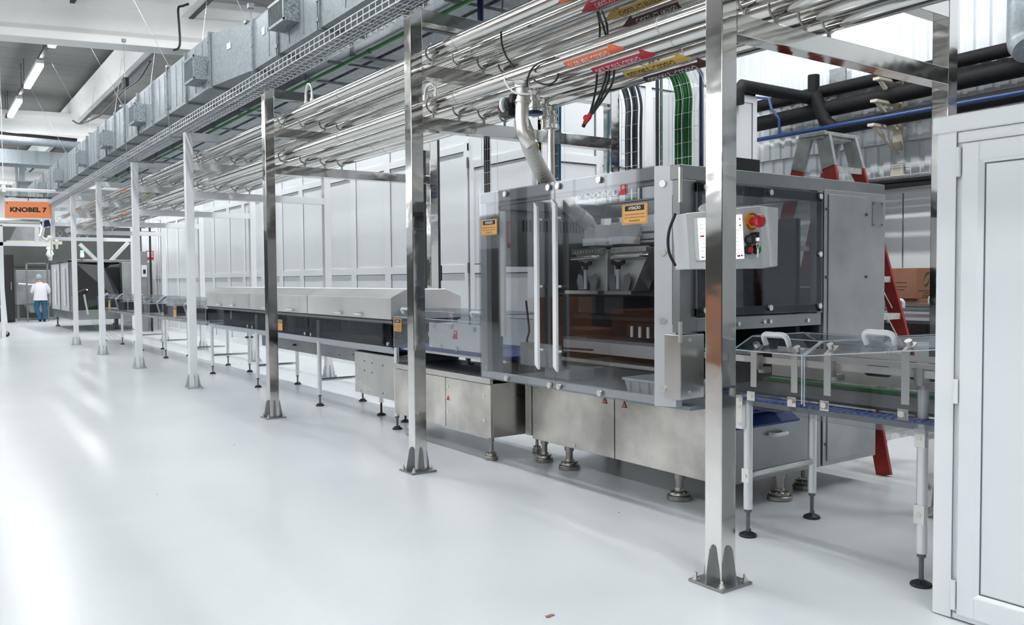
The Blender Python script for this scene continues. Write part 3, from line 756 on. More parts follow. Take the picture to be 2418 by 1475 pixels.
# front frame: one metal, its differing reflections put in as three tones
m = MB(); fx0, fx1 = DX+.012, DX+.055
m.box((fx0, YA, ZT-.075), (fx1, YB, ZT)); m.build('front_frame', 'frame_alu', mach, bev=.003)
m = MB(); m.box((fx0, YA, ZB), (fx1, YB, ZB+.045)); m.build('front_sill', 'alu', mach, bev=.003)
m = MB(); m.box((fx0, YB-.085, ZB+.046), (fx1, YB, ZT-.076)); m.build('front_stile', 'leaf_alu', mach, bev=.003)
m = MB(); m.box((fx1, YA, ZT-.10), (fx1+.05, YB-.03, ZT-.015)); m.box((fx1, YB-.06, ZB), (fx1+.12, YB-.02, ZT-.02)); m.build('inner_frame', 'steel_dark', mach, bev=.002)
yseam = 4.591
for nm, y0, y1 in (('left', yseam+.003, YB+.004), ('right', YA-.004, yseam-.003)):
    m = MB(); m.box((DX, y0, ZB-.01), (DX+.008, y1, ZT+.004)); dr = m.build('glass_door', 'glass', mach)
    dr['label'] = 'smoked glass door leaf'
    yc = 4.741 if nm == 'left' else 4.533
    m = MB(); hx0, hx1 = DX-.05, DX-.028
    prof = [V((hx0, yc-.019, 1.95)), V((hx0, yc+.019, 1.985)), V((hx0, yc+.019, .86)), V((hx0, yc-.019, .825))]
    m.prism(prof, (.022, 0, 0)); m.box((hx0+.022, yc-.007, .90), (DX, yc+.007, 1.92)) if False else None
    for z in (.96, 1.4, 1.86): m.cyl((hx1, yc-.01, z), (DX, yc-.01, z), .009, n=10)
    m.build('door_handle', 'handle', dr, bev=.002)
    m = MB()
    ys = (YB-.36, yseam+.06) if nm == 'left' else (yseam-.045, YA+.48)
    for y in ys:
        bolt(m, (DX, y, ZT-.032), NF, .021, .012, 18); bolt(m, (DX, y, ZB+.018), NF, .021, .012, 18)
    m.build('glass_knob', 'bolt', dr)
    if nm == 'left':
        attention_label(mach, (DX-.001, 5.497, 1.785), (0, -.218, 0), (0, 0, .118), NF)
        b = MB(); b.box((DX+.07, 5.30, 1.02), (DX+.09, 5.35, 1.965)); b.build('inner_bar', 'white', dr, bev=.002)
    else:
        attention_label(mach, (DX-.001, 3.912, 1.778), (0, -.222, 0), (0, 0, .122), NF)
        maker_logo(mach, (DX-.001, 4.335, 1.962), (0, -.455, 0), (0, 0, .052), NF)
# angled corner leaf and body side
c0 = V((DX, YA-.008, 0)); c1 = V((3.615, 3.525, 0)); dc = (c1-c0).normalized(); nc = V((dc.y, -dc.x, 0)); nc = -nc if nc.x > 0 else nc
def quadwall(mb, a, b, z0, z1, n, th):
    mb.prism([V((a.x, a.y, z0)), V((b.x, b.y, z0)), V((b.x, b.y, z1)), V((a.x, a.y, z1))], -V(n)*th)
m = MB(); quadwall(m, c0, c1, ZB-.005, ZT, nc, .012); ang = m.build('corner_door', 'leaf_alu', mach, bev=.002); ang['label'] = 'pale angled corner leaf'
m = MB()
for z in (2.0, 1.60, 1.20, .80): bolt(m, (c0+c1)/2+V((0, 0, z)), nc, .021, .012, 18)
m.build('leaf_knob', 'bolt', ang)
m = MB()
for z0, z1 in ((1.93, 2.07), (1.06, 1.18), (.70, .80)): m.box((c1.x, c1.y-.03, z0), (c1.x+.05, c1.y+.01, z1))
m.build('hinge_plate', 'leaf_alu', ang)
# body side facing the camera
m = MB()
m.box((3.60, SY, 2.015), (5.66, SY+.08, 2.10)); m.box((3.60, SY, 1.135), (3.735, SY+.06, 2.015)); m.box((3.735, SY, 1.135), (4.93, SY+.04, 1.215))
m.box((4.885, SY, 1.215), (4.945, SY+.06, 2.015))
side = m.build('side_frame', 'steel_dark', mach, bev=.004)
m = MB(); m.box((3.60, SY-.004, .745), (3.80, SY+.2, 1.125)); m.build('lower_side_box', 'steel', side, bev=.006)
m = MB()
for x, z in ((3.68, 1.09), (3.68, .785)): bolt(m, (x, SY-.004, z), NS, .012, .006)
for x, z in ((4.1, 1.17), (4.34, 1.175), (4.4, 1.175), (4.78, 1.17)): bolt(m, (x, SY, z), NS, .013, .012)
m.build('side_screw', 'bolt', side)
m = MB()
m.cyl((3.592, SY-.01, 1.88), (3.592, SY-.01, 2.08), .012, n=10); m.cyl((3.592, SY-.01, 1.08), (3.592, SY-.01, 1.2), .012, n=10)
m.build('side_hinge', 'bolt', side)
# side window with raised frame
m = MB(); m.box((3.72, SY-.03, 1.225), (4.90, SY-.022, 2.005)); wn = m.build('side_window', 'polydark', mach)
m = MB()
for a, b in (((3.72, 1.225), (3.76, 2.005)), ((4.845, 1.225), (4.90, 2.005)), ((3.72, 1.225), (4.90, 1.275)), ((3.72, 1.945), (4.90, 2.005))):
    m.box((a[0], SY-.022, a[1]), (b[0], SY-.001, b[1]))
m.build('window_frame', 'steel_dark', wn, bev=.003)
m = MB()
for x in (3.77, 4.36, 4.86):
    for z in (1.262, 1.975): bolt(m, (x, SY-.03, z), NS, .018, .014, 16)
for x in (3.745, 4.86): bolt(m, (x, SY-.03, 1.6), NS, .018, .014, 16)
m.build('window_knob', 'bolt', wn)
# rear cabinet with bead-blasted side sheet
m = MB(); m.box((4.95, SY-.004, .72), (5.66, SY+.035, 2.03)); m.box((4.95, SY-.004, .185), (5.565, SY+.035, .72)); rc = m.build('rear_cabinet', 'steel_bead', mach, bev=.003)
m = MB(); m.box((4.99, SY-.012, .215), (5.40, SY-.004, 2.0)); m.build('cabinet_panel', 'steel_bead', rc, bev=.004)
m = MB(); m.box((4.95, SY+.035, .19), (5.55, 5.1, 1.38)); m.build('cabinet_body', 'steel_dark', rc)
m = MB(); m.box((3.66, 5.06, 2.02), (3.7, 5.1, 2.06)); m.box((4.95, SY+.08, 2.03), (5.66, 3.75, 2.10)); m.box((5.60, 3.5, 1.38), (5.66, 5.1, 1.5)); m.box((5.6, 5.0, 1.38), (5.66, 5.1, 2.03)); m.build('rear_rail', 'steel_dark', rc)
m = MB(); m.box((5.50, SY-.007, 1.80), (5.63, SY-.004, 1.975)); pl = m.build('rating_plate', 'steel_dark', rc)
m = MB()
for x in (5.515, 5.615):
    for z in (1.815, 1.96): bolt(m, (x, SY-.006, z), NS, .006, .005, 8)
for x, z in ((4.975, 1.9), (4.975, 1.45), (5.43, 1.88), (5.43, 1.45), (4.98, .33), (5.5, .5)): bolt(m, (x, SY-.006, z), NS, .009, .008, 8)
m.build('cabinet_screw', 'gasket', rc)
m = MB(); m.box((4.15, SY+.12, 2.05), (4.45, SY+.14, 2.20)); m.box((3.92, SY+.12, 2.05), (4.0, SY+.14, 2.12)); m.build('junction_box', 'black', mach, bev=.003)
# interior: left wall with slots, rear wall, top rim
m = MB(); m.box((3.66, YB-.02, 1.55), (4.80, YB, 2.06)); m.box((3.66, YB-.02, .7), (3.78, YB, 1.55)); m.box((4.1, YB-.02, .7), (4.80, YB, 1.55)); lw = m.build('left_wall', 'steel_dark', mach)
m = MB()
for k in range(24): m.box((3.98+k*.034, YB-.026, 1.83), (3.993+k*.034, YB-.019, 1.92))
m.build('vent_slot', 'black', lw)
m = MB(); m.box((4.80, SY+.1, 1.96), (4.86, YB, 2.07)); m.box((3.7, YB-.06, 1.99), (4.8, YB-.02, 2.07)); m.box((4.78, SY+.1, 2.07), (4.87, YB, 2.085)); m.build('top_rim', 'steel_dark', mach, bev=.003)
m = MB(); m.box((4.80, SY+.1, .70), (4.84, 5.02, 1.84)); m.box((4.80, 5.02, .7), (4.84, YB, 1.76)); m.build('rear_wall', 'dark', mach)
# linear rails and depositor heads
m = MB(); yr0, yr1 = SY+.12, 5.36
for z0, z1, dx in ((1.80, 1.845, 0), (1.745, 1.785, .01), (1.715, 1.735, -.01)): m.box((4.48+dx, yr0, z0), (4.54+dx, yr1, z1))
m.box((4.54, yr0, 1.70), (4.58, yr1, 1.87)); m.build('linear_rail', 'rail_alu', mach, bev=.003)
for yc in (5.05, 4.745):
    hd = MB(); hd.box((4.28, yc-.065, 1.76), (4.48, yc+.065, 1.865)); h = hd.build('actuator_block', 'panelgrey', mach, bev=.004)
    hd = MB(); hd.box((4.27, yc-.07, 1.705), (4.46, yc+.07, 1.76)); hd.build('actuator_foot', 'ink_white', h, bev=.003)
    hd = MB()
    for dy, z in ((-.03, 1.85), (.03, 1.85), (-.02, 1.81), (.02, 1.79), (-.045, 1.78)): bolt(hd, (4.28, yc+dy, z), NF, .006, .004, 8)
    hd.build('actuator_screw', 'bolt', h)
    # hopper with slanted side, bolted manifold bar and round bar handle
    yl, yr = (5.255, 4.865) if yc > 4.9 else (4.79, 4.40)
    hp = MB()
    near = yc < 4.9
    if near: prof = [(yl, 1.665), (yr, 1.675), (yr+.19, 1.355), (yl, 1.36)]
    else: prof = [(yl, 1.66), (yr, 1.67), (yr, 1.355), (yr+.175, 1.36)]
    hp.prism([V((4.30, y, z)) for y, z in prof], (.16, 0, 0)); hop = hp.build('hopper', 'bright_steel', h, bev=.003, origin=ORG[mach.name])
    hp = MB(); hp.box((4.262, yr+.01, 1.642), (4.30, yl-.005, 1.682)); mb = hp.build('manifold_bar', 'bar', h, bev=.003, origin=ORG[mach.name])
    hp = MB()
    for k in range(9): bolt(hp, (4.262, yl-.05-k*(yl-yr-.09)/8.5, 1.66), NF, .0085, .012, 10)
    hp.build('manifold_bolt', 'bolt', h, origin=ORG[mach.name])
    hp = MB(); hp.tube(smooth_path([(4.30, yl-.03, 1.608), (4.25, yl-.035, 1.606), (4.235, yl-.07, 1.605), (4.235, yr+.09, 1.612), (4.25, yr+.05, 1.614), (4.30, yr+.04, 1.616)], 5), .014, n=10); hp.build('hopper_handle', 'bar', h, origin=ORG[mach.name])
    # clamp screw with black star knob
    yk = (yl+yr)/2 if not near else yl-.1
    hp = MB(); hp.cyl((4.25, yk, 1.37), (4.25, yk, 1.52), .014, n=12); hp.build('clamp_screw', 'ink_white', h, origin=ORG[mach.name])
    hp = MB(); hp.cyl((4.25, yk, 1.52), (4.25, yk, 1.55), .02, n=12); hp.obox((4.25, yk+.03, 1.562), (.012, 0, 0), (0, .035, .012), (0, -.004, .012)); hp.obox((4.25, yk-.03, 1.562), (.012, 0, 0), (0, -.035, .012), (0, .004, .012)); hp.build('clamp_knob', 'black', h, origin=ORG[mach.name])
    hp = MB()
    for s in (-1, 1): hp.prism([V((4.26, yk+s*.035, 1.365)), V((4.26, yk+s*.10, 1.365)), V((4.26, yk+s*.12, 1.43)), V((4.26, yk+s*.10, 1.49)), V((4.26, yk+s*.05, 1.47))], (.012, 0, 0))
    hp.build('clamp_plate', 'steel_dark', h, origin=ORG[mach.name])
    hp = MB(); hp.box((4.2, yr+.1 if near else yr, 1.335), (4.5, yl, 1.36)); hp.build('nozzle_plate', 'steel', h, origin=ORG[mach.name])
    # dark drive boxes beneath
    hp = MB(); hp.box((4.24, yc-.12, 1.19), (4.5, yc+.09, 1.32)); hp.build('drive_box', 'dark', h, bev=.003, origin=ORG[mach.name])
m = MB(); m.box((4.22, SY+.2, 1.325), (4.62, 5.35, 1.345)); m.build('carriage_plate', 'black', mach)
m = MB(); m.box((4.3, SY+.15, 1.14), (4.7, 5.3, 1.17)); m.box((4.34, 4.0, 1.02), (4.4, 4.7, 1.12)); m.build('carriage_beam', 'dark', mach, bev=.003)
m = MB()
for k in range(5): m.cyl((4.32, 4.62-.085*k, 1.02), (4.32, 4.62-.085*k, 1.10), .012, n=10)
m.build('nozzle', 'ink_white', mach)
m = MB(); m.box((4.2, 3.93, 1.15), (4.24, 4.08, 1.42)); cb = m.build('valve_block', 'dark', mach, bev=.003)
m = MB()
for dy in (.035, .115):
    for z in (1.19, 1.26, 1.33): bolt(m, (4.2, 3.93+dy, z), NF, .012, .008, 12)
m.build('valve_ring', 'bolt', cb)
m = MB(); m.cyl((4.15, 4.13, 1.05), (4.15, 4.13, 1.17), .008, n=8); m.cyl((4.15, 4.13, 1.1), (4.15, 4.13, 1.12), .014, n=8); m.build('air_fitting', 'bolt', mach)
# lower transport rails
m = MB(); m.box((4.28, 3.98, .875), (4.31, 5.38, .965)); m.build('side_rail', 'rail_alu', mach, bev=.003)
m = MB(); m.box((4.24, 3.96, .80), (4.28, 5.40, .825)); m.build('lower_rail', 'rail_alu', mach, bev=.003)
m = MB(); m.box((4.31, SY+.1, .965), (4.70, 5.42, .985)); m.build('transport_plate', 'deck', mach)
m = MB(); m.box((4.24, 3.94, .70), (4.27, 4.08, .86)); m.box((4.27, 3.94, .86), (4.33, 4.05, .955)); m.build('rail_bracket', 'rail_alu', mach, bev=.002)
m = MB()
for dy in (.03, .11): bolt(m, (4.24, 3.94+dy, .83), NF, .012, .01, 10)
m.build('bracket_bolt', 'bolt', mach)
m = MB(); m.box((3.95, 4.9, .70), (4.2, 5.2, .78)); m.box((3.9, 4.95, .78), (3.93, 5.45, .96)); m.build('pump_housing', 'panelgrey', mach, bev=.01)
m = MB(); m.tube(smooth_path([(4.0, 5.5, 1.28), (4.0, 5.46, 1.05), (3.95, 5.4, .95), (4.0, 5.1, .93), (4.1, 4.8, .925)]), .008); m.build('air_line', 'black', mach)
# touch screen cabinet hung on the side
Yc = 3.10
tl, bl, tr, br = at(1620, 503, Y=Yc+.04), at(1628, 636, Y=Yc+.04), at(1795, 485, Y=Yc), at(1802, 634, Y=Yc)
back = V((.09, .20, 0))
m = MB(); a = [bl, br, tr, tl]; b = [bl+back*.9, at(1836, 629, Y=Yc+.24), at(1838, 490, Y=Yc+.24), tl+back*.9]
m.add(a+b, [(0,1,2,3), (7,6,5,4), (0,4,5,1), (1,5,6,2), (2,6,7,3), (3,7,4,0)]); cp = thing('control_cabinet', 'pale grey control cabinet with lit touch screen and red emergency button', 'control panel', (bl.x, bl.y, bl.z))
m.build('cabinet_case', 'panelgrey', cp, bev=.006)
nrm = (br-bl).cross(tl-bl).normalized(); nrm = nrm if nrm.y < 0 else -nrm
def fp(u, v, d=0.0): return bl+(br-bl)*u+((tl-bl)*(1-u)+(tr-br)*u)*v+nrm*d
m = MB(); m.prism([fp(.085, .15, .0), fp(.74, .15), fp(.74, .90), fp(.085, .90)], nrm*.006); m.build('screen_bezel', 'screen_body', cp, bev=.002)
m = MB(); m.prism([fp(.13, .17, .0065), fp(.725, .17, .0065), fp(.725, .885, .0065), fp(.13, .885, .0065)], nrm*.001); s2 = m.build('touch_screen', 'screen', cp)
m = MB()
def dash(u0, u1, v, h, mm): mm.prism([fp(u0, v, .0078), fp(u1, v, .0078), fp(u1, v+h, .0078), fp(u0, v+h, .0078)], nrm*.0004)
for i in range(9): dash(.15, .21, .25+.065*i, .006, m); dash(.60, .655, .25+.065*i, .006, m)
dash(.66, .661, .2, .6, m); dash(.24, .241, .2, .65, m); dash(.15, .19, .2, .02, m)
m.build('screen_lines', 'gasket', s2)
m = MB(); dash(.15, .20, .56, .03, m); dash(.68, .70, .80, .03, m); dash(.68, .70, .7, .03, m); dash(.63, .67, .2, .03, m); m.build('screen_icon', 'ink_red', s2)
m = MB(); dash(.68, .705, .205, .03, m); m.build('screen_icon', 'green', s2)
q = fp(.865, .76); m = MB(); m.cyl(q, q+nrm*.006, .052, n=24); es = m.build('emergency_button', 'yellow', cp)
m = MB(); m.lathe(q, nrm, [(.022, .006), (.022, .04), (.033, .045), (.036, .06), (.033, .075), (.02, .082)], 20); m.build('mushroom_head', 'red', es)
m = MB()
for a0 in (20, 200):
    pts = [q+nrm*.0065+(fp(1, .5)-fp(0, .5)).normalized()*.043*math.cos(math.radians(a0+20*i))+V((0, 0, 1))*.043*math.sin(math.radians(a0+20*i)) for i in range(6)]
    m.tube(pts, .003, n=5)
m.build('button_marking', 'ink', es)
q = fp(.87, .50); m = MB(); m.lathe(q, nrm, [(.03, 0), (.03, .012), (.022, .014), (.022, .03), (.016, .032)], 18); m.obox(q+nrm*.032, (.006, 0, 0), (0, .012, 0), (0, 0, .03)); m.build('selector_switch', 'black', cp)
q = fp(.80, .47); m = MB(); m.lathe(q, nrm, [(.026, 0), (.026, .05), (.02, .052)], 18); kb = m.build('key_switch', 'black', cp)
m = MB(); m.obox(q+nrm*.07, (.002, 0, 0), (0, .014, 0), (0, 0, .009)); m.tube([q+nrm*.075+V((.01*math.sin(a), 0, -.03+.022*math.cos(a))) for a in [k*PI/6 for k in range(13)]], .002, n=5); m.obox(q+nrm*.075+V((0, 0, -.075)), (.006, 0, 0), (0, .001, 0), (0, 0, .022)); m.build('key', 'bolt', kb)
for u, mt in ((.79, 'red'), (.90, 'green')):
    q = fp(u, .31); m = MB(); m.lathe(q, nrm, [(.026, 0), (.026, .02), (.022, .022)], 18); bt = m.build('push_button', 'black', cp)
    m = MB(); m.lathe(q+nrm*.0215, nrm, [(.018, 0), (.018, .006), (.014, .008)], 16); m.build('button_cap', mt, bt)
m = MB(); m.cyl(tl+back*.5+V((.3, .05, .0)), tl+back*.5+V((.3, .1, .06)), .03, n=12); m.bar(tl+V((.25, .1, -.1)), V((3.8, SY-.034, tl.z-.1)), .06, .06); m.build('swing_arm', 'panelgrey', cp)
m = MB(); m.tube(smooth_path([bl+V((.0, .1, .3)), bl+V((-.03, .12, .2)), bl+V((-.03, .12, .1)), bl+V((.0, .1, .02))]), .008); m.build('cabinet_grip', 'black', cp)

# white crate standing on the deck
q1, q2 = V((3.80, 4.08, .702)), V((4.12, 3.66, .79))
m = MB(); a = .02
def open_crate(m, x0, y0, x1, y1, z0, z1, t=.012, flare=.02, ribs=4):
    b = [V((x0+flare, y0+flare, z0)), V((x1-flare, y0+flare, z0)), V((x1-flare, y1-flare, z0)), V((x0+flare, y1-flare, z0))]
    tp = [V((x0, y0, z1)), V((x1, y0, z1)), V((x1, y1, z1)), V((x0, y1, z1))]
    c = V(((x0+x1)/2, (y0+y1)/2, 0))
    ins = lambda p: V((p.x+(t if p.x < c.x else -t), p.y+(t if p.y < c.y else -t), p.z))
    bi = [ins(p)+V((0, 0, t)) for p in b]; ti = [ins(p) for p in tp]
    vs = b+tp+bi+ti
    fs = [(0,1,2,3)]+[(i, (i+1) % 4, 4+(i+1) % 4, 4+i) for i in range(4)]+[(8+i, 8+(i+1) % 4, 12+(i+1) % 4, 12+i) for i in range(4)]+[(4+i, 4+(i+1) % 4, 12+(i+1) % 4, 12+i) for i in range(4)]+[(8,9,10,11)]
    m.add(vs, fs)
open_crate(m, 3.80, 3.68, 4.10, 4.14, .702, .80)
r = MB(); r.box((3.785, 3.665, .792), (3.80, 4.155, .806)); r.box((4.10, 3.665, .792), (4.115, 4.155, .806)); r.box((3.785, 3.665, .792), (4.115, 3.68, .806)); r.box((3.785, 4.14, .792), (4.115, 4.155, .806))
for k in range(5): r.box((3.796, 3.74+k*.085, .71), (3.812, 3.747+k*.085, .80))
m._merge(r)
tag(m.build('plastic_crate', 'crate', origin=(3.95, 3.85, .702)), 'shallow white plastic crate on the deck behind the glass doors', 'crate')

# ================================================================== low cabinet and covered outfeed left of the machine
t = thing('drive_cabinet', 'brushed steel floor cabinet with two doors left of the glass machine', 'cabinet', (4.0, 6.3, 0))
CY0, CY1 = 5.57, 7.2
m = MB(); m.box((3.72, CY0, .20), (4.36, CY1, .67)); body = m.build('cabinet_body', 'steel', t, bev=.003)
m = MB(); m.box((3.70, CY0, .20), (3.72, 6.26, .62)); dr = m.build('cabinet_door', 'steel_stain', t, bev=.002)
m = MB()
for z in (.33, .53): bolt(m, (3.70, 5.66, z), NF, .012, .006)
for z in (.33, .55): bolt(m, (3.70, 6.22, z), NF, .013, .005, 16)
m.build('door_lock', 'bolt', dr)
q = V((3.698, 6.22, .43)); tr = MB(); tr.prism([q+V((0, .024, 0)), q+V((0, -.024, 0)), q+V((0, 0, .045))], (-.0015, 0, 0)); w = tr.build('warning_triangle', 'fl_orange', t)
tr = MB(); q2 = q+V((-.0017, 0, .006)); tr.prism([q2+V((0, .012, .0)), q2+V((0, -.012, 0)), q2+V((0, 0, .026))], (-.0008, 0, 0)); tr.build('triangle_mark', 'ink', w, origin=ORG[t.name])
m = MB(); m.box((3.70, 6.27, .20), (3.72, CY1, .62)); m.build('cabinet_door', 'steel_stain', t, bev=.002)
m = MB(); m.box((3.695, CY0, .625), (4.36, CY1, .672)); m.build('top_edge', 'steel', t, bev=.003)
m = MB(); m.box((3.73, CY0+.02, .672), (4.33, CY1-.02, .678)); m.build('top_mat', 'black', t)
f = MB(); heavy_foot(f, 3.79, 5.70, .21, .055); f.build('machine_foot', 'foot', t)
f = MB(); heavy_foot(f, 4.25, 5.70, .21, .04); f.build('machine_foot', 'foot', t)
f = MB(); heavy_foot(f, 3.79, 7.05, .21, .04); f.build('machine_foot', 'foot', t)

def poly_cover(t, X0, X1, Y0, Y1, zb, zs, ztop, mat='poly', lip=True):
    """roof-shaped clear cover: upright fronts, sloped shoulders, flat lid"""
    th = .006; sh = .09
    prof = [(X0, zb), (X0, zs), (X0+sh, ztop), (X1-sh, ztop), (X1, zs), (X1, zb)]
    m = MB()
    for (xa, za), (xb, zb_) in zip(prof[:-1], prof[1:]):
        d = V((xb-xa, 0, zb_-za)).normalized(); n = V((-d.z, 0, d.x))*th
        m.prism([V((xa, Y0, za)), V((xb, Y0, zb_)), V((xb, Y0, zb_))-n*-1, V((xa, Y0, za))-n*-1], (0, Y1-Y0, 0))
    c = m.build('clear_cover', mat, t)
    e = MB()
    for xa, za in prof[1:5]: e.box((xa-.003, Y0, za-.003), (xa+.003, Y1, za+.003))
    for yy in (Y0, Y1):
        for (xa, za), (xb, zb_) in zip(prof[:-1], prof[1:]): e.bar((xa, yy, za), (xb, yy, zb_), .004, .006)
    e.build('cover_edge', 'edge', c)
    return c
def cover_handle(c, X, Y0, Y1, zs, ztop, slope=.09):
    m = MB(); d = V((slope, 0, ztop-zs)).normalized(); n = V((-d.z, 0, d.x)); o = V((X, 0, zs))+d*.055
    a = o+V((0, Y0, 0)); b = o+V((0, Y1, 0)); a.y = Y0; b.y = Y1
    grip(m, a, b, n*.045+V((0, 0, .012)), .013)
    m.build('cover_handle', 'handle', c)

t = thing('covered_conveyor', 'clear covered outfeed with maker plate between hoods and glass machine', 'conveyor', (4.05, 6.6, .69))
c = poly_cover(t, 3.80, 4.46, 5.66, 7.40, .81, 1.10, 1.165)
cover_handle(c, 3.80, 5.86, 6.04, 1.10, 1.165); cover_handle(c, 3.80, 7.1, 7.28, 1.10, 1.165)
m = MB(); m.box((3.86, 5.66, .84), (3.87, 6.82, 1.065)); pl = m.build('maker_plate', 'alu', t, bev=.002)
maker_logo(t, (3.8595, 6.83, .935), (0, -.50, 0), (0, 0, .062), NF)
m = MB()
for y, z in ((6.72, 1.04), (6.42, 1.04), (6.05, 1.03), (6.60, .86), (6.33, .855)): bolt(m, (3.86, y, z), NF, .02, .012, 16)
m.build('plate_knob', 'bolt', pl)
m = MB(); m.box((3.90, 5.60, .80), (4.40, 7.40, .83)); m.build('belt', 'belt_blue', t)
m = MB(); m.box((3.87, 5.6, .78), (3.90, 7.40, .80)); m.box((4.4, 5.6, .78), (4.43, 7.4, .86)); m.build('belt_frame', 'steel', t)
m = MB()
for y in (6.3, 6.0):
    m.cyl((3.95, y, .72), (3.95, y, .78), .02, n=12); 
    for a in (0, 2.1, 4.2): m.obox((3.95+.03*math.cos(a), y+.03*math.sin(a), .715), (.03*math.cos(a), .03*math.sin(a), 0), (-.008*math.sin(a), .008*math.cos(a), 0), (0, 0, .008))
for y in (5.8, 7.1): m.box((3.95, y, .678), (4.35, y+.06, .78))
m.build('star_knob', 'gasket', t)
attention_label(t, (3.798, 7.395, .96), (0, -.16, 0), (0, 0, .125), NF)

# perforated floor box under the hoods
t = thing('floor_box', 'brushed steel box with small holes and a dark top under the last hood', 'machine box', (3.95, 8.0, 0))
m = MB(); m.box((3.90, 7.55, .25), (4.28, 8.52, .69)); m.build('box_body', 'steel', t, bev=.003)
m = MB(); m.prism([V((3.91, 7.56, .691)), V((3.91, 8.50, .691)), V((4.2, 8.50, .73)), V((4.2, 7.56, .73))], (0, 0, .006)); m.build('box_top', 'belt_dark', t)
m = MB()
for y, z in ((8.28, .60), (8.1, .59), (7.85, .585), (8.28, .50), (8.1, .49), (7.85, .30)): bolt(m, (3.90, y, z), NF, .009, .003, 8)
m.build('box_hole', 'gasket', t)
for y in (8.3, 7.75):
    f = MB(); light_foot(f, 4.1, y); f.cyl((4.1, y, .02), (4.1, y, .18), .011, n=10); f.build('foot_pad', 'black', t); f = MB(); f.cyl((4.1, y, .14), (4.1, y, .26), .026, n=14); f.build('foot_sleeve', 'bar', t)

# ================================================================== conveyor legs
def conveyor_leg(t, x, y, zt, sleeve=.13):
    m = MB(); m.cyl((x, y, sleeve), (x, y, zt), .025, n=18); lg = m.build('leg', 'alu', t)
    m = MB(); m.cyl((x, y, sleeve-.018), (x, y, sleeve), .02, n=14); m.cyl((x, y, .02), (x, y, sleeve-.01), .011, n=10); m.build('leveling_screw', 'gasket', lg)
    m = MB(); light_foot(m, x, y); m.cyl((x+.03, y+.01, .01), (x+.03, y+.01, .035), .006, n=6); m.cyl((x-.03, y-.01, .01), (x-.03, y-.01, .035), .006, n=6); m.build('foot_pad', 'black', lg)
    return lg
# ------------------------------------------------------------------ hooded conveyor
HX = [(3.78, 1.07), (3.78, 1.282), (3.95, 1.362), (4.40, 1.362), (4.578, 1.287), (4.578, 1.07)]
t = thing('hooded_conveyor', 'long conveyor under three stainless steel hoods with white handles', 'conveyor', (4.1, 10.5, 0))
for k, (y0, y1, hs) in enumerate(((7.42, 9.545, (8.62, 8.12)), (9.565, 11.65, (10.98, 10.05)), (11.67, 13.72, (13.0, 12.35)))):
    m = MB(); n = len(HX); th = .012
    pts = [V((x, y0, z)) for x, z in HX]
    m.prism(pts, (0, y1-y0, 0)); h = m.build('steel_hood', 'hood', t, bev=.004)
    m = MB()
    for y in hs: grip(m, (3.78, y-.07, 1.105), (3.78, y+.07, 1.105), (-.035, 0, 0), .012)
    m.build('hood_handle', 'handle', h)
m = MB(); m.box((3.782, 7.42, 1.055), (4.57, 13.72, 1.069)); m.build('hood_gasket', 'black', t)
m = MB(); m.box((3.80, 7.44, 1.02), (4.55, 13.72, 1.055)); m.build('top_frame', 'steel_dark', t)
m = MB()
for y0, y1 in ((7.44, 9.55), (9.57, 11.65), (11.67, 13.72)): m.box((3.79, y0, .80), (3.797, y1, 1.03))
cv = m.build('clear_side', 'polydark', t)
m = MB()
for y in (7.5, 9.46, 9.64, 11.55, 11.75, 13.6): bolt(m, (3.79, y, .83), NF, .02, .014, 14)
m.build('side_knob', 'bolt', cv)
m = MB(); m.prism([V((3.78, 7.44, .80)), V((3.80, 7.44, .80)), V((3.87, 7.44, .735)), V((3.85, 7.44, .725))], (0, 6.28, 0)); m.build('bottom_lip', 'film', t)
m = MB(); m.box((3.87, 7.44, .755), (4.36, 13.72, .79)); m.build('belt', 'belt_blue', t)
m = MB(); m.box((4.0, 7.6, .79), (4.34, 13.6, .86)); m.build('product_guides', 'dark', t)
m = MB()
for k in range(26): m.box((4.1, 7.7+.23*k, .86), (4.35, 7.76+.23*k, 1.0))
m.box((4.36, 7.5, .79), (4.38, 13.7, 1.02))
m.build('inner_drive', 'dark', t)
m = MB(); m.box((4.37, 8.6, .47), (4.40, 12.9, .73)); sp = m.build('rear_side_plate', 'steel_dark', t)
m = MB()
for y, z in ((9.9, .68), (10.9, .68), (10.0, .52), (11.9, .68), (12.3, .55), (9.6, .55)): bolt(m, (4.37, y, z), NF, .008, .004, 8)
m.build('plate_hole', 'black', sp)
for y in (9.36, 11.53, 13.68): conveyor_leg(t, 3.84, y, .78 if y > 12 else 1.0); 
conveyor_leg(t, 3.835, 7.42, .80)
for y in (9.40, 11.52, 13.60): 
    conveyor_leg(t, 4.40, y, .75)
    m = MB(); yy = (y-.04 if y < 10 else y); m.cyl((3.84, y-.0, .30), (4.40, y, .30), .016, n=12); m.build('cross_tube', 'steel', t)
    m = MB(); m.box((4.34, y-.02, .545), (4.46, y+.02, .57)); m.build('clamp_lug', 'black', t)
m = MB(); m.cyl((3.84, 7.42, .36), (4.40, 7.46, .36), .016, n=12); m.build('cross_tube', 'steel', t)
m = MB(); q = at(893, 462, X=3.78)
attention_label(t, (3.788, at(657, 783, X=3.79).y, .83), (0, -.16, 0), (0, 0, .135), NF)

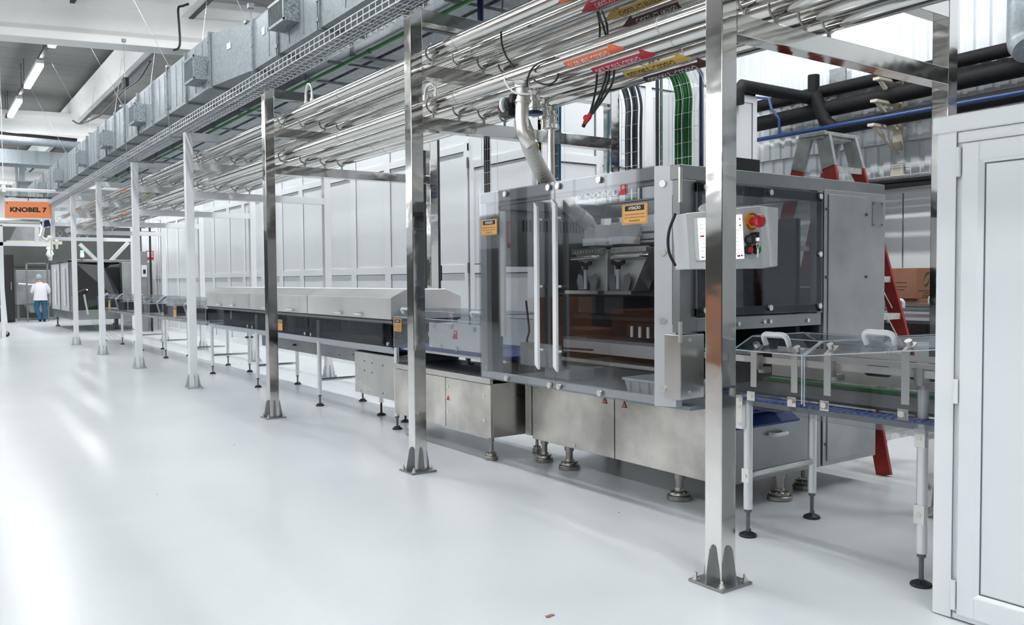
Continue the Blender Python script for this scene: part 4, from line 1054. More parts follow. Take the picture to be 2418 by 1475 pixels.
# ------------------------------------------------------------------ far covered conveyor
t = thing('covered_conveyor', 'far clear covered conveyor with slanted steel handles behind the white portals', 'conveyor', (4.1, 18, 0))
for k, (y0, y1) in enumerate(((13.78, 15.7), (15.74, 17.7), (17.74, 19.7), (19.74, 21.7), (21.74, 23.4))):
    c = poly_cover(t, 3.78, 4.52, y0, y1, .80, 1.08, 1.16)
    m = MB(); ym = (y0+y1)/2
    m.bar((3.775, ym+.25, 1.07), (3.88, ym+.05, 1.19), .05, .02); m.bar((3.80, ym+.15, .82), (3.80, ym+.45, 1.06), .02, .05); m.build('cover_handle', 'alu', c)
m = MB(); m.box((3.78, 13.78, .76), (3.82, 23.4, .80)); m.box((4.48, 13.78, .76), (4.52, 23.4, .80)); m.build('side_beam', 'steel', t)
m = MB(); m.box((3.86, 13.78, .80), (4.44, 23.4, .82)); m.build('belt', 'steel_dark', t)
for k in range(4):
    m = MB(); m.box((3.95, 14.4+2.2*k, .82), (4.35, 15.1+2.2*k, 1.0)); m.build('moulding_unit', 'dark', t, bev=.01)
q = at(413, 738, X=3.775); attention_label(t, (3.775, q.y+.1, .83), (0, -.2, 0), (0, 0, .2), NF)
q = at(258, 720, X=3.775); attention_label(t, (3.775, q.y+.1, .83), (0, -.2, 0), (0, 0, .2), NF)
for x, y in ((4.45, 14.91), (3.93, 17.1), (4.4, 17.3), (3.95, 19.3), (4.4, 19.4), (4.0, 21.57), (4.4, 22.1), (3.9, 23.2)): conveyor_leg(t, x, y, .77, .16)
for y in (15.0, 17.2, 19.35, 21.8):
    m = MB(); m.cyl((3.92, y, .33), (4.42, y, .33), .014, n=10); m.build('cross_tube', 'steel', t)
# ================================================================== clear-covered infeed at the right
t = thing('covered_conveyor', 'near clear covered conveyor with blue belt beside the white booth', 'conveyor', (4.1, 2.6, 0))
RX0, RX1 = 3.72, 4.50
def right_cover(Y0, Y1, zb, zs0, zs1, zt0, zt1, hy):
    """one clear cover; suffix 0 = near end Y0, 1 = far end Y1"""
    sh = .16; e = MB(); m = MB()
    P = lambda y, zs, zt: [V((RX0, y, zb)), V((RX0, y, zs)), V((RX0+sh, y, zt)), V((RX1-sh, y, zt)), V((RX1, y, zs)), V((RX1, y, zb))]
    a = P(Y0, zs0, zt0); b = P(Y1, zs1, zt1)
    for i in range(5):
        d = (a[i+1]-a[i]).normalized(); n = V((-d.z, 0, d.x))*.006
        m.add([a[i], a[i+1], b[i+1], b[i], a[i]+n, a[i+1]+n, b[i+1]+n, b[i]+n], [(0,1,2,3), (7,6,5,4), (0,4,5,1), (1,5,6,2), (2,6,7,3), (3,7,4,0)])
    c = m.build('clear_cover', 'poly', t)
    for i in (1, 2, 3, 4): e.bar(a[i], b[i], .005, .005)
    for p in (a, b):
        for i in range(5): e.bar(p[i], p[i+1], .005, .005)
    # inward return along the bottom
    m = MB(); m.prism([a[0], b[0], b[0]+V((.10, 0, -.085)), a[0]+V((.10, 0, -.085))], (.004, 0, .004)); m.build('bottom_flange', 'poly', c)
    e.build('cover_edge', 'edge', c)
    d = V((sh, 0, zt1-zs1)).normalized(); n = V((-d.z, 0, d.x)); o = V((RX0, 0, zs1+(zs0-zs1)*.5))+d*.09
    m = MB(); grip(m, o+V((0, hy-.075, 0)), o+V((0, hy+.075, 0)), n*.05+V((-.01, 0, .012)), .015); m.build('cover_handle', 'handle', c)
    return c
right_cover(2.715, 3.16, .80, 1.048, 1.053, 1.115, 1.12, 2.93)
right_cover(1.955, 2.70, .79, 1.13, 1.048, 1.185, 1.115, 2.33)
m = MB()
for px, pb, zt in ((1780, 913, 1.05), (1876, 927, 1.045), (1954, 934, 1.07), (2138, 955, 1.11)):
    q = at(px, pb, X=RX0+.012); m.box((RX0+.008, q.y-.02, q.z), (RX0+.012, q.y+.02, zt)); m.bar((RX0+.012, q.y, zt-.005), (RX0+.075, q.y, zt+.035), .04, .005)
st = m.build('cover_strap', 'bar', t, bev=.001)
m = MB()
for px, pb, zt in ((1780, 913, 1.05), (1876, 927, 1.045), (1954, 934, 1.07), (2138, 955, 1.11)):
    q = at(px, pb, X=RX0+.012); c = V((RX0+.04, q.y, zt+.025)); m.cyl(c, c+V((-.012, 0, .02)), .017, n=14)
    q2 = at(px-8, pb+22, X=RX0-.002); bolt(m, q2, NF, .016, .012, 14)
m.build('strap_knob', 'bolt', t)
m = MB()
for px, pb in ((1772, 933), (1868, 947), (1945, 956), (2130, 977)):
    q = at(px, pb, X=RX0-.003); m.box((RX0-.006, q.y-.03, q.z-.028), (RX0-.002, q.y+.022, q.z+.022))
m.build('hinge_plate', 'bar', t, bev=.002)
m = MB(); m.box((RX0+.05, 1.95, .985), (RX0+.06, 3.42, 1.02)); m.box((RX1-.06, 1.95, .985), (RX1-.05, 3.42, 1.02)); m.build('guide_rail', 'bar', t)
m = MB()
for y in (2.1, 2.55, 3.0): m.box((RX0+.04, y, .95), (RX0+.05, y+.04, 1.03)); m.box((RX0+.06, y, .93), (RX0+.12, y+.04, .96))
m.build('rail_clamp', 'steel', t)
m = MB(); m.box((RX1-.115, 1.95, .84), (RX1-.10, 3.42, .985)); m.build('side_plate', 'bar', t)
m = MB()
for y in (2.1, 2.36, 2.62): m.prism(rrect((RX1-.118, y, .895), (0, .17, 0), (0, 0, .06), .17, .5), (.004, 0, 0))
m.build('plate_slot', 'black', t)
m = MB(); m.box((RX0+.12, 1.95, .80), (RX1-.12, 3.42, .815)); m.build('belt', 'belt_dark', t)
m = MB(); m.box((RX1-.2, 1.95, .816), (RX1-.12, 3.42, .835)); m.build('green_strip', 'green', t)
m = MB()
for k in range(40): m.box((RX0+.03, 1.955+.036*k, .775), (RX0+.12, 1.98+.036*k, .79))
m.build('belt_teeth', 'belt_blue', t)
m = MB(); m.prism([V((3.78, 3.40, .665)), V((4.42, 3.40, .665)), V((4.42, 3.24, .575)), V((3.78, 3.24, .575))], (0, 0, .012)); m.prism([V((3.78, 3.40, .70)), V((4.42, 3.40, .70)), V((4.42, 3.3, .645)), V((3.78, 3.3, .645))], (0, 0, .01)); m.build('belt_return', 'belt_blue', t)
for x, y, zt in ((3.804, 3.126, .80), (4.403, 3.138, .80), (3.837, 2.138, .985)):
    lg = conveyor_leg(t, x, y, zt, .155)
m = MB(); m.cyl((3.804, 3.126, .345), (4.403, 3.138, .345), .019, n=14); m.cyl((3.837, 2.138, .34), (4.5, 2.14, .34), .019, n=14); m.build('cross_tube', 'steel', t)
m = MB()
for z in (.345,): m.box((3.776, 3.1, z-.04), (3.80, 3.15, z+.04))
for z in (.34, .70): m.box((3.808, 2.112, z-.045), (3.83, 2.164, z+.045))
m.box((3.745, 3.12, .61), (3.80, 3.165, .80)); m.build('leg_bracket', 'bar', t, bev=.002)
m = MB()
bolt(m, (3.776, 3.125, .345), NF, .012, .008)
for z in (.34, .70): bolt(m, (3.808, 2.138, z), NF, .013, .009, 6)
for z in (.77, .735, .64): bolt(m, (3.745, 3.14, z), NF, .01, .006)
m.build('leg_bolt', 'bolt', t)
m = MB(); m.box((RX0+.06, 1.95, .70), (RX1-.06, 2.0, .745)); m.box((RX0+.10, 1.95, .735), (RX0+.13, 3.3, .79)); m.build('under_frame', 'steel_dark', t)

# ================================================================== white booth at the right edge
t = thing('white_booth', 'white panelled booth with a hinged door at the right edge', 'booth', (3.562, 1.0, 0))
Q = 3.562
m = MB(); m.box((Q+.012, -1.5, .004), (4.9, 1.935, 2.05)); m.build('booth_wall', 'pvc', t)
m = MB(); m.box((Q, 1.853, .004), (Q+.012, 1.935, 2.05)); m.box((Q, .60, .004), (Q+.012, .68, 2.05)); m.box((Q+.004, -1.5, .0045), (Q+.0118, 1.852, .03)); m.box((Q+.004, .69, 2.0), (Q+.0118, 1.852, 2.046)); m.build('door_jamb', 'pvc_frame', t, bev=.003)
m = MB(); m.box((Q-.014, -1.5, 2.047), (4.92, 1.95, 2.118)); m.build('top_rail', 'pvc_frame', t, bev=.006)
m = MB(); za, zb, y0, y1 = .03, 1.995, .70, 1.826
w = .083
m.box((Q-.012, y0, za), (Q+.008, y0+w, zb)); m.box((Q-.012, y1-w+.012, za), (Q+.008, y1, zb)); m.box((Q-.0115, y0+w-.002, za), (Q+.0075, y1-w+.014, za+.095)); m.box((Q-.0115, y0+w-.002, zb-.075), (Q+.0075, y1-w+.014, zb))
dl = m.build('door_leaf', 'pvc_frame', t, bev=.005)
m = MB()
iy0, iy1, iz0, iz1 = y0+w, y1-.071, za+.09, zb-.071
def frame_ring(m, X, a0, a1, b0, b1, wd, X2):
    o = [V((X, a0, b0)), V((X, a1, b0)), V((X, a1, b1)), V((X, a0, b1))]; i = [V((X2, a0+wd, b0+wd)), V((X2, a1-wd, b0+wd)), V((X2, a1-wd, b1-wd)), V((X2, a0+wd, b1-wd))]
    b = [p+V((.004, 0, 0)) for p in o+i]
    m.add(o+i+b, [(k, (k+1) % 4, 4+(k+1) % 4, 4+k) for k in range(4)]+[(8+k, 8+(k+1) % 4, 12+(k+1) % 4, 12+k) for k in range(4)])
frame_ring(m, Q-.012, iy0-.004, iy1+.004, iz0-.004, iz1+.004, .022, Q+.002); m.build('glazing_bead', 'pvc_frame', dl)
m = MB(); frame_ring(m, Q+.0005, iy0+.016, iy1-.016, iz0+.016, iz1-.016, .006, Q+.0005); m.build('door_gasket', 'gasket', dl)
m = MB(); m.box((Q+.002, iy0+.018, iz0+.018), (Q+.01, iy1-.018, iz1-.018)); m.build('door_field', 'pvc', dl)
m = MB()
for z0, z1 in ((1.86, 1.98), (.92, 1.02), (.05, .17)): m.cyl((Q-.016, 1.838, z0), (Q-.016, 1.838, z1), .0095, n=12); m.box((Q-.01, 1.83, z0), (Q, 1.85, z1))
m.build('door_hinge', 'pvc_frame', t)
m = MB(); m.box((Q-.002, 1.8505, .01), (Q+.001, 1.8525, 2.04)); m.build('jamb_seam', 'gasket', t)

# ================================================================== on the corrugated wall
def wall_pipe(name, pts, r, mat, label, cat='pipe', grp=None, n=14, sm=0):
    m = MB(); m.tube(smooth_path(pts, sm) if sm else pts, r, n=n)
    c = V(pts[len(pts)//2]); return tag(m.build(name, mat, origin=c), label, cat, grp)
WX = 9.22
g = 'insulated pipes along the corrugated wall'
def along(px0, py0, px1, py1, X=WX):
    a = at(px0, py0, X=X); b = at(px1, py1, X=X); d = (b-a); return a-d*.12, a, b, b+d*3.2
a = along(1795, 250, 2200, 158); wall_pipe('insulated_pipe', [a[1]+(a[1]-a[2])*.04, a[3]], .075, 'black_ins', 'uppermost black insulated pipe along the corrugated wall', grp=g)
a = along(1795, 292, 2200, 205, WX-.05); wall_pipe('insulated_pipe', [a[1]+(a[1]-a[2])*.04, a[3]], .095, 'black_ins', 'thick black insulated pipe, second from the top on the corrugated wall', grp=g)
q = at(1965, 300, X=WX-.12); b = at(2410, 222, X=WX-.12)
wall_pipe('insulated_pipe', [at(1925, 225, X=WX-.12), at(1935, 252, X=WX-.12), at(1950, 288, X=WX-.12), at(1972, 304, X=WX-.12), b, b+(b-q)*1.6], .08, 'black_ins', 'black insulated pipe that drops down and runs lowest along the corrugated wall', grp=g)
a = along(1795, 329, 2415, 218, WX-.28); wall_pipe('blue_pipe', [a[1]+(a[1]-a[2])*.04, a[3]], .026, 'blue_pipe', 'long blue pipe below the black insulated pipes', grp=None)
q = at(1840, 322, X=WX-.28)
wall_pipe('blue_branch', [q, q+V((0, 0, .22)), q+V((0, .12, .36)), q+V((0, .16, .5)), q+V((0, .6, .6))], .018, 'blue_pipe', 'short blue branch with a tap rising from the long blue pipe')
yb = at(1915, 222, X=WX-.1).y
p0 = at(1742, 200, Y=yb)
wall_pipe('insulated_pipe', [p0+V((0, 0, -.22)), p0+V((0, 0, -.08)), p0+V((.08, 0, 0)), V((WX-.15, yb, p0.z)), V((WX-.08, yb-.1, p0.z))], .075, 'black_ins', 'black insulated pipe crossing from the white room to the corrugated wall', grp=g)
q = at(1921, 245, X=WX-.05)
wall_pipe('insulated_pipe', [q+V((0, 0, .35)), q+V((0, 0, -.12))], .07, 'black_ins', 'short upright black pipe joining the insulated pipes', grp=g)
a = at(1648, 300, Y=6.6); b = at(1788, 228, Y=6.6)
tt = thing('white_cabinet', 'tall white cabinet behind the machine, under the crossing black pipe', 'cabinet', ((a.x+b.x)/2, 6.9, 0))
m = MB(); m.box((a.x, 6.6, 0), (b.x, 7.3, b.z)); m.build('cabinet_body', 'pvc', tt, bev=.004)
m = MB(); m.box((a.x+.02, 6.585, .05), (a.x+.09, 6.601, b.z-.02)); m.box((b.x-.09, 6.585, .05), (b.x-.02, 6.601, b.z-.02)); m.box((a.x+.09, 6.586, b.z-.09), (b.x-.09, 6.601, b.z-.02)); m.build('door_rail', 'pvc_frame', tt)
m = MB(); m.box((b.x-.098, 6.594, .1), (b.x-.09, 6.6005, b.z-.09)); m.build('door_gasket', 'gasket', tt)
m = MB(); m.tube([(a.x+.1, 6.62, b.z+.02), (b.x-.02, 6.62, b.z+.02)], .016, n=8); m.build('top_cable', 'black', tt)
for px, pt, pb in ((2120, 190, 355),):
    q = at(px, pb, X=XW-.13); tt = thing('wall_bracket', 'cream steel wall bracket holding the black and blue pipes', 'bracket', tuple(q))
    p = at(px, pt, X=XW-.13); m = MB(); m.box((XW-.15, q.y-.05, q.z), (XW-.11, q.y+.05, p.z)); m.build('bracket_rail', 'cream', tt)
    for z, L in ((p.z-.02, .45), (q.z+(p.z-q.z)*.66, .5), (q.z+(p.z-q.z)*.32, .55)):
        m = MB(); m.box((XW-.13-L, q.y-.04, z-.03), (XW-.13, q.y+.04, z)); m.bar((XW-.13-L+.08, q.y, z-.03), (XW-.13, q.y, z-.3), .04, .03); m.build('bracket_arm', 'cream', tt)
t = thing('wire_cable_tray', 'wire tray with thick black cables low on the corrugated wall', 'cable tray', (9.3, 5, 2.45))
m = MB()
a0 = at(2040, 425, X=9.2); a1 = at(2200, 402, X=9.2); zt = a0.z
for x in (9.12, 9.28, 9.42):
    for z in (zt, zt+.12): m.bar((x, 2.5, z), (x, 7.5, z), .006, .006)
for k in range(46): m.box((9.12, 2.5+.11*k, zt-.003), (9.42, 2.506+.11*k, zt+.003)); m.box((9.117, 2.5+.11*k, zt), (9.123, 2.506+.11*k, zt+.12))
m.build('wire_basket', 'wire', t)
m = MB()
for i in range(7): m.tube([(9.1+.05*i, 2.5+.8*k, zt-.04-.05*(i % 2)+random.uniform(-.01, .01)) for k in range(7)], .026, n=8)
m.build('cables', 'black_cable', t)
m = MB(); q = at(2120, 405, X=XW-.14); m.box((XW-.16, q.y-.08, q.z-.06), (XW-.12, q.y+.08, q.z+.09)); tag(m.build('wall_plate', 'cream', origin=q), 'small cream plate behind the wire tray on the corrugated wall', 'plate')
q = at(1978, 186, X=XW-.15); m = MB(); m.box((XW-.16, q.y-.11, q.z-.13), (XW-.13, q.y+.11, q.z+.13)); tag(m.build('air_vent', 'galv', origin=q), 'small square vent plate high on the corrugated wall', 'vent')
q = at(2412, 60, X=WX-.1); m = MB(); m.tube(smooth_path([q+V((0, 0, 1.3)), q+V((0, 0, .2)), q+V((0, 0, -.15)), q+V((-.1, -.1, -.28))]), .13, n=18); tag(m.build('wrapped_pipe', 'galv', origin=q), 'foil wrapped vertical pipe in the upper right corner', 'pipe')
# black box-section post with a second thinner rail at its side, behind the hoods
t = thing('lift_mast', 'tall black mast with a carriage behind the steel hoods', 'mast', (5.2, 9.0, 0))
m = MB(); m.cyl((5.235, 9.05, 0), (5.235, 9.05, 3.4), .055, n=16); m.build('mast_tube', 'black', t)
m = MB(); m.box((5.17, 9.02, 1.44), (5.30, 9.12, 1.63)); m.box((5.09, 9.0, .0), (5.12, 9.1, 3.4)); m.build('mast_carriage', 'black', t, bev=.006)

# ------------------------------------------------------------------ vertical wire trays with cables dropping to the machine
def drop(name, label, mat, px0, px1, y0p, y1p, X, ncab, r, curve=None, cat='cable tray', extra=None):
    a = at(px0, 300, X=X); b = at(px1, 300, X=X); zt = at(px0, y0p, X=X).z; zb = 2.0888
    tt = thing(name, label, cat, (X, (a.y+b.y)/2, zb), 'cable drops above the glass machine')
    m = MB(); w = V((0, b.y-a.y, 0)); 
    pth = [V((X, a.y, zb)), V((X, a.y, zt))] if not curve else smooth_path([V((X, a.y, zb)), V((X, a.y, zt-.35)), V((X, a.y, zt-.1)), V((X+.02, a.y+.12, zt+.1)), V((X+.05, a.y+.4, zt+.28))], 5)
    fr = [0, .33, .66, 1] if not extra else [0, .33, .66, 1, 1.35, 1.6]
    for f in fr:
        m.tube([p+w*f+V((-.03, 0, 0)) for p in pth], .0016, n=5)
    for f in (fr[0], fr[-1]): m.tube([p+w*f+V((.04, 0, 0)) for p in pth], .0016, n=5)
    z = zb+.05
    while z < zt:
        m.box((X-.034, a.y+w.y*fr[-1], z), (X-.0325, a.y, z+.003)) if w.y < 0 else m.box((X-.034, a.y, z), (X-.0325, a.y+w.y*fr[-1], z+.003)); z += .11
    m.build('wire_basket', 'wire', tt)
    m = MB()
    for i in range(ncab):
        f = (i+.5)/ncab; j = V((random.uniform(-.012, .02), 0, 0))
        m.tube([p+w*f+j for p in pth], r, n=8)
    m.build('cables', mat, tt)
    return tt
drop('wire_cable_tray', 'upright wire tray with grey cables bending over at its top', 'greycable', 1474, 1512, 215, 390, 4.83, 7, .012, True)
drop('wire_cable_tray', 'upright wire tray filled with bright green cables', 'green', 1594, 1632, 190, 390, 4.83, 6, .014, True, extra=True)
drop('wire_cable_tray', 'narrow upright wire tray with a few dark green cables', 'green', 1556, 1565, 180, 390, 4.83, 1, .012, False, extra=True)
drop('wire_cable_tray', 'upright wire tray with black and green cables at the left end of the machine', 'black_cable', 1143, 1157, 320, 455, 4.55, 3, .012, False, extra=True)
drop('wire_cable_tray', 'upright wire tray beside the cyan cable behind the ribbed hose', 'black_cable', 1302, 1316, 250, 430, 4.83, 3, .018, False, extra=True)
q = at(1321, 330, X=4.74); m = MB(); m.tube([(4.74, q.y, 2.08), (4.74, q.y, 2.5), (4.74, q.y-.01, 3.0)], .013, n=8); tag(m.build('cable', 'cyan', origin=(4.74, q.y, 2.08)), 'single cyan cable dropping behind the ribbed hose', 'cable')
q = at(1552, 330, X=4.74); m = MB(); m.cyl((4.74, q.y, 2.08), (4.74, q.y, 3.25), .014, n=10); tag(m.build('conduit', 'gasket', origin=(4.74, q.y, 2.08)), 'dark upright conduit beside the narrow green cable tray', 'conduit')
q = at(1656, 300, X=5.6); m = MB(); m.tube([(5.6, q.y, 2.1), (5.6, q.y, 3.2), (5.65, q.y+.1, 3.3), (5.7, q.y+.5, 3.32)], .02, n=8); tag(m.build('conduit', 'navy', origin=(5.6, q.y, 2.1)), 'navy conduit rising behind the nearest polished portal', 'conduit')
# navy drop pipe with a small valve
t = thing('drop_pipe', 'navy vertical drop pipe with a steel ball valve between the pipe layers', 'pipe', (4.15, 6.3, 2.7))
q = at(1137, 292, X=4.15); m = MB(); m.cyl((4.15, q.y, q.z-.03), (4.15, q.y, 3.97), .028, n=14); m.cyl((4.15, q.y, q.z-.06), (4.15, q.y, q.z+.2), .036, n=14); m.build('pipe_body', 'navy', t)
m = MB(); m.cyl((4.15, q.y, q.z), (4.15, q.y-.15, q.z), .018, n=10); m.cyl((4.15, q.y-.15, q.z), (4.15, q.y-.2, q.z), .03, n=12); m.cyl((4.15, q.y-.1, q.z-.05), (4.15, q.y-.1, q.z+.04), .014, n=10); m.build('ball_valve', 'bolt', t)

# ------------------------------------------------------------------ valves under the lower pipes and the ribbed hose
zc = 2.673+.046+PR
t = thing('hose_valve', 'actuated butterfly valve with an elbow and ribbed white hose into the machine', 'valve', (PX[0], 4.9, zc-PR))
vy = at(1232, 205, X=PX[0]).y; x = PX[0]
m = MB(); m.lathe((x, vy, zc-PR+.01), (0, 0, -1), [(.058, 0), (.05, .015), (.045, .02), (.05, .03), (.05, .04), (.042, .045), (.042, .07), (.056, .072), (.056, .088), (.046, .09), (.046, .10), (.055, .102), (.055, .118), (.062, .12), (.062, .135), (.048, .137), (.048, .15)], 24); m.build('valve_body', 'bolt', t)
elb = smooth_path([(x, vy, zc-PR-.13), (x, vy, zc-PR-.24), (x+.01, vy-.01, zc-PR-.33), (x+.05, vy-.04, zc-PR-.40)], 6)
m = MB(); m.tube(elb, .045, n=20); m.build('elbow', 'bar', t)
p0 = V(elb[-1])
hp = [p0+V((-.03, .02, .06)), at(1233, 292, X=3.33), at(1246, 332, X=3.43), at(1264, 378, X=3.58), at(1291, 425, X=3.76), at(1318, 462, X=3.92), at(1347, 490, X=4.06), at(1378, 518, X=4.2)]
pe = smooth_path(hp, 20); rr = [.05 if i % 3 else .0565 for i in range(len(pe))]
m = MB(); m.tube(pe, rr, n=20); m.build('ribbed_hose', 'hose', t)
m = MB(); 
for i in (4, 6): 
    d = (pe[i+1]-pe[i]).normalized(); m.cyl(pe[i]-d*.007, pe[i]+d*.007, .059, n=20)
m.build('hose_clamp', 'bolt', t)
e0 = pe[-14]; d = (pe[-1]-pe[-14]).normalized()
m = MB(); m.lathe(pe[-8], d, [(.06, 0), (.062, .05), (.062, .1), (.05, .14), (.036, .2), (.036, .24), (.05, .25), (.05, .27), (.03, .28)], 20); m.build('hose_reducer', 'bar', t)
m = MB(); m.cyl((x-.05, vy+.015, zc-PR-.10), (x-.075, vy+.02, zc-PR-.10), .03, n=14); c = V((x-.05, vy+.16, zc-PR-.13))
m.lathe((x-.02, vy+.06, zc-PR-.125), (-.15, 1, -.02), [(.02, 0), (.05, .01), (.052, .04), (.02, .045), (.02, .06), (.05, .065), (.05, .10), (.03, .11)], 20); m.box((x-.06, vy+.07, zc-PR-.2), (x, vy+.16, zc-PR-.17)); ac = m.build('actuator', 'black', t)
m = MB(); m.lathe((x-.035, vy+.12, zc-PR-.123), (-.15, 1, -.02), [(.052, 0), (.054, .02), (.05, .022)], 20); m.build('indicator_ring', 'ink_white', ac)
m = MB(); m.cyl((x-.05, vy+.172, zc-PR-.125), (x-.055, vy+.178, zc-PR-.123), .03, n=16); m.build('indicator_face', 'ink_red', ac)
m = MB(); m.tube(smooth_path([(x-.05, vy+.12, zc+.01), (x-.064, vy+.10, zc-.03), (x-.06, vy+.06, zc-.08), (x-.055, vy-.02, zc-.13), (x, vy-.09, zc-.14), (x+.04, vy-.11, zc-.12)]), .006, n=8); m.build('air_hose', 'ink_white', t)
for i, lab in ((1, 'second hanging steel valve with a blue cap beside the hose valve'), (2, 'third hanging steel valve with a small knob under the pipes'), (3, 'innermost hanging steel valve above the black cable tray')):
    px, py = ((1261, 235), (1283, 243), (1301, 253))[i-1]
    y = at(px, py, X=PX[i]).y; x = PX[i]
    t = thing('pipe_valve', lab, 'valve', (x, y, zc-PR), 'valves under the lower pipes')
    m = MB(); m.lathe((x, y, zc-PR+.01), (0, 0, -1), [(.054, 0), (.042, .02), (.036, .03), (.036, .05), (.05, .053), (.05, .066), (.04, .068), (.04, .10), (.05, .102), (.05, .116), (.04, .118), (.04, .135)], 22); m.build('valve_body', 'bolt', t)
    m = MB()
    if i == 1: m.lathe((x, y, zc-PR-.125), (0, 0, -1), [(.05, 0), (.062, .004), (.062, .02), (.05, .026)], 22); m.build('blue_cap', 'blue_pipe', t)
    elif i == 2: m.cyl((x, y, zc-PR-.125), (x, y, zc-PR-.19), .018, n=12); m.build('valve_knob', 'bolt', t)
    else: m.lathe((x, y, zc-PR-.12), (0, 0, -1), [(.06, 0), (.062, .03), (.05, .036), (.03, .04), (.03, .5)], 20); m.build('drop_tube', 'bar', t)
    m = MB(); m.cyl((x, y, zc-PR-.085), (x-.02, y+.10, zc-PR-.09), .012, n=10); m.build('valve_lever', 'bolt', t)
# black control cables
def cable(pts, r, label, mat='black_cable'):
    m = MB(); m.tube(smooth_path(pts, 6), r, n=8); tag(m.build('cable', mat, origin=pts[0]), label, 'cable')
X = 3.33
cable([at(1188, -30, X=X), at(1185, 40, X=X), at(1184, 95, X=X), at(1194, 130, X=X), at(1215, 160, X=X), at(1232, 178, X=X)], .007, 'black cable hanging from above onto the hose valve')
X = 3.2
cable([at(1244, 205, X=X), at(1246, 185, X=X), at(1258, 160, X=X), at(1280, 145, X=X), at(1310, 135, X=X)], .006, 'thin black cable arching over the lower outer pipe')
cable([at(1262, 190, X=X), at(1280, 198, X=X), at(1300, 198, X=X), at(1314, 188, X=X), at(1319, 172, X=X)], .006, 'thin black cable looping below the lower outer pipe')
t = thing('hanging_cables', 'bundle of four black cables hanging from the pipes with a red connector', 'cable', tuple(at(1385, 282, X=3.5)))
X = 3.5
m = MB()
for pts in ([(1410, 175), (1408, 200), (1402, 235), (1394, 265)], [(1433, 168), (1430, 185), (1416, 225), (1396, 266)], [(1440, 166), (1436, 190), (1420, 230), (1398, 267)], [(1451, 165), (1446, 195), (1430, 225), (1400, 268)]):
    m.tube(smooth_path([at(a, b, X=X) for a, b in pts], 6), .007, n=8)
m.build('cable_strands', 'black_cable', t)
m = MB(); m.tube([at(1396, 266, X=X), at(1390, 277, X=X), at(1381, 290, X=X)], [.014, .018, .014], n=10); m.cyl(at(1387, 280, X=X), at(1382, 277, X=X), .018, n=10); m.build('connector', 'red', t)
m = MB(); m.tube([at(1382, 289, X=X), at(1377, 299, X=X)], .012, n=8); m.build('connector_tip', 'black', t)
t = thing('hanging_cables', 'three black cables hanging between the upper and lower pipe layers', 'cable', tuple(at(1427, 60, X=3.6)))
m = MB(); X = 3.62
for pts in ([(1411, 28), (1416, 60), (1416, 95)], [(1413, 28), (1424, 60), (1432, 88)], [(1422, 26), (1432, 55), (1436, 88)]): m.tube(smooth_path([at(a, b, X=X) for a, b in pts], 5), .007, n=8)
m.build('cable_strands', 'black_cable', t)
# ================================================================== red step ladder behind the machine
t = thing('step_ladder', 'tall worn red step ladder with grey capped top behind the machine', 'ladder', (6.1, 4.3, 0))
fl0, fl1 = V((5.77, 3.5, 0)), V((5.96, 4.16, 2.57)); fr0, fr1 = V((6.47, 3.5, 0)), V((6.31, 4.16, 2.57))
bl0, bl1 = V((5.90, 5.02, 0)), V((5.93, 4.30, 2.57)); br0, br1 = V((6.42, 5.02, 0)), V((6.31, 4.30, 2.57))
def rail(p, q, w, th):
    mm = MB(); d = (q-p).normalized(); k = p+(q-p)*.90
    mm.bar(p, k, th, w, (0, 1, 0)); return mm, k, d
for p, q in ((fl0, fl1), (fr0, fr1), (bl0, bl1), (br0, br1)):
    mm, k, d = rail(p, q, .115, .03); r = mm.build('rail', 'ladder_red', t, bev=.003)
    mm = MB(); mm.bar(k, q, .036, .12, (0, 1, 0)); mm.build('rail_cap', 'ladder_grey', r, bev=.003)
m = MB(); m.box((5.90, 4.11, 2.57), (6.37, 4.35, 2.60)); m.box((5.92, 4.13, 2.545), (6.35, 4.33, 2.57)); m.build('top_step', 'ladder_grey', t, bev=.004)
for k in range(8):
    f = (.28+.29*k)/2.57; a = fl0+(fl1-fl0)*f; b = fr0+(fr1-fr0)*f
    m = MB(); m.box((a.x, a.y-.045, a.z-.012), (b.x, a.y+.045, a.z+.012)); m.box((a.x, a.y-.048, a.z-.035), (b.x, a.y-.042, a.z+.012)); m.build('tread', 'ladder_alu', t)
    m = MB()
    for p, s in ((a, 1), (b, -1)): m.bar(p+V((s*.12, .0, -.02)), p+V((s*.01, -.06, -.24)), .012, .004)
    m.build('tread_brace', 'ladder_alu', t)
for f in (.12, .40, .66, .88):
    a = bl0+(bl1-bl0)*f; b = br0+(br1-br0)*f; m = MB(); m.bar(a, b, .01, .045); m.build('back_brace', 'ladder_alu', t)
for s in (fl0, fr0):
    q0 = s+(fl1-fl0)*.56 if s is fl0 else s+(fr1-fr0)*.56; m = MB(); m.bar(q0, q0+V((0, .55, .02)), .008, .03); m.build('spreader', 'ladder_alu', t)

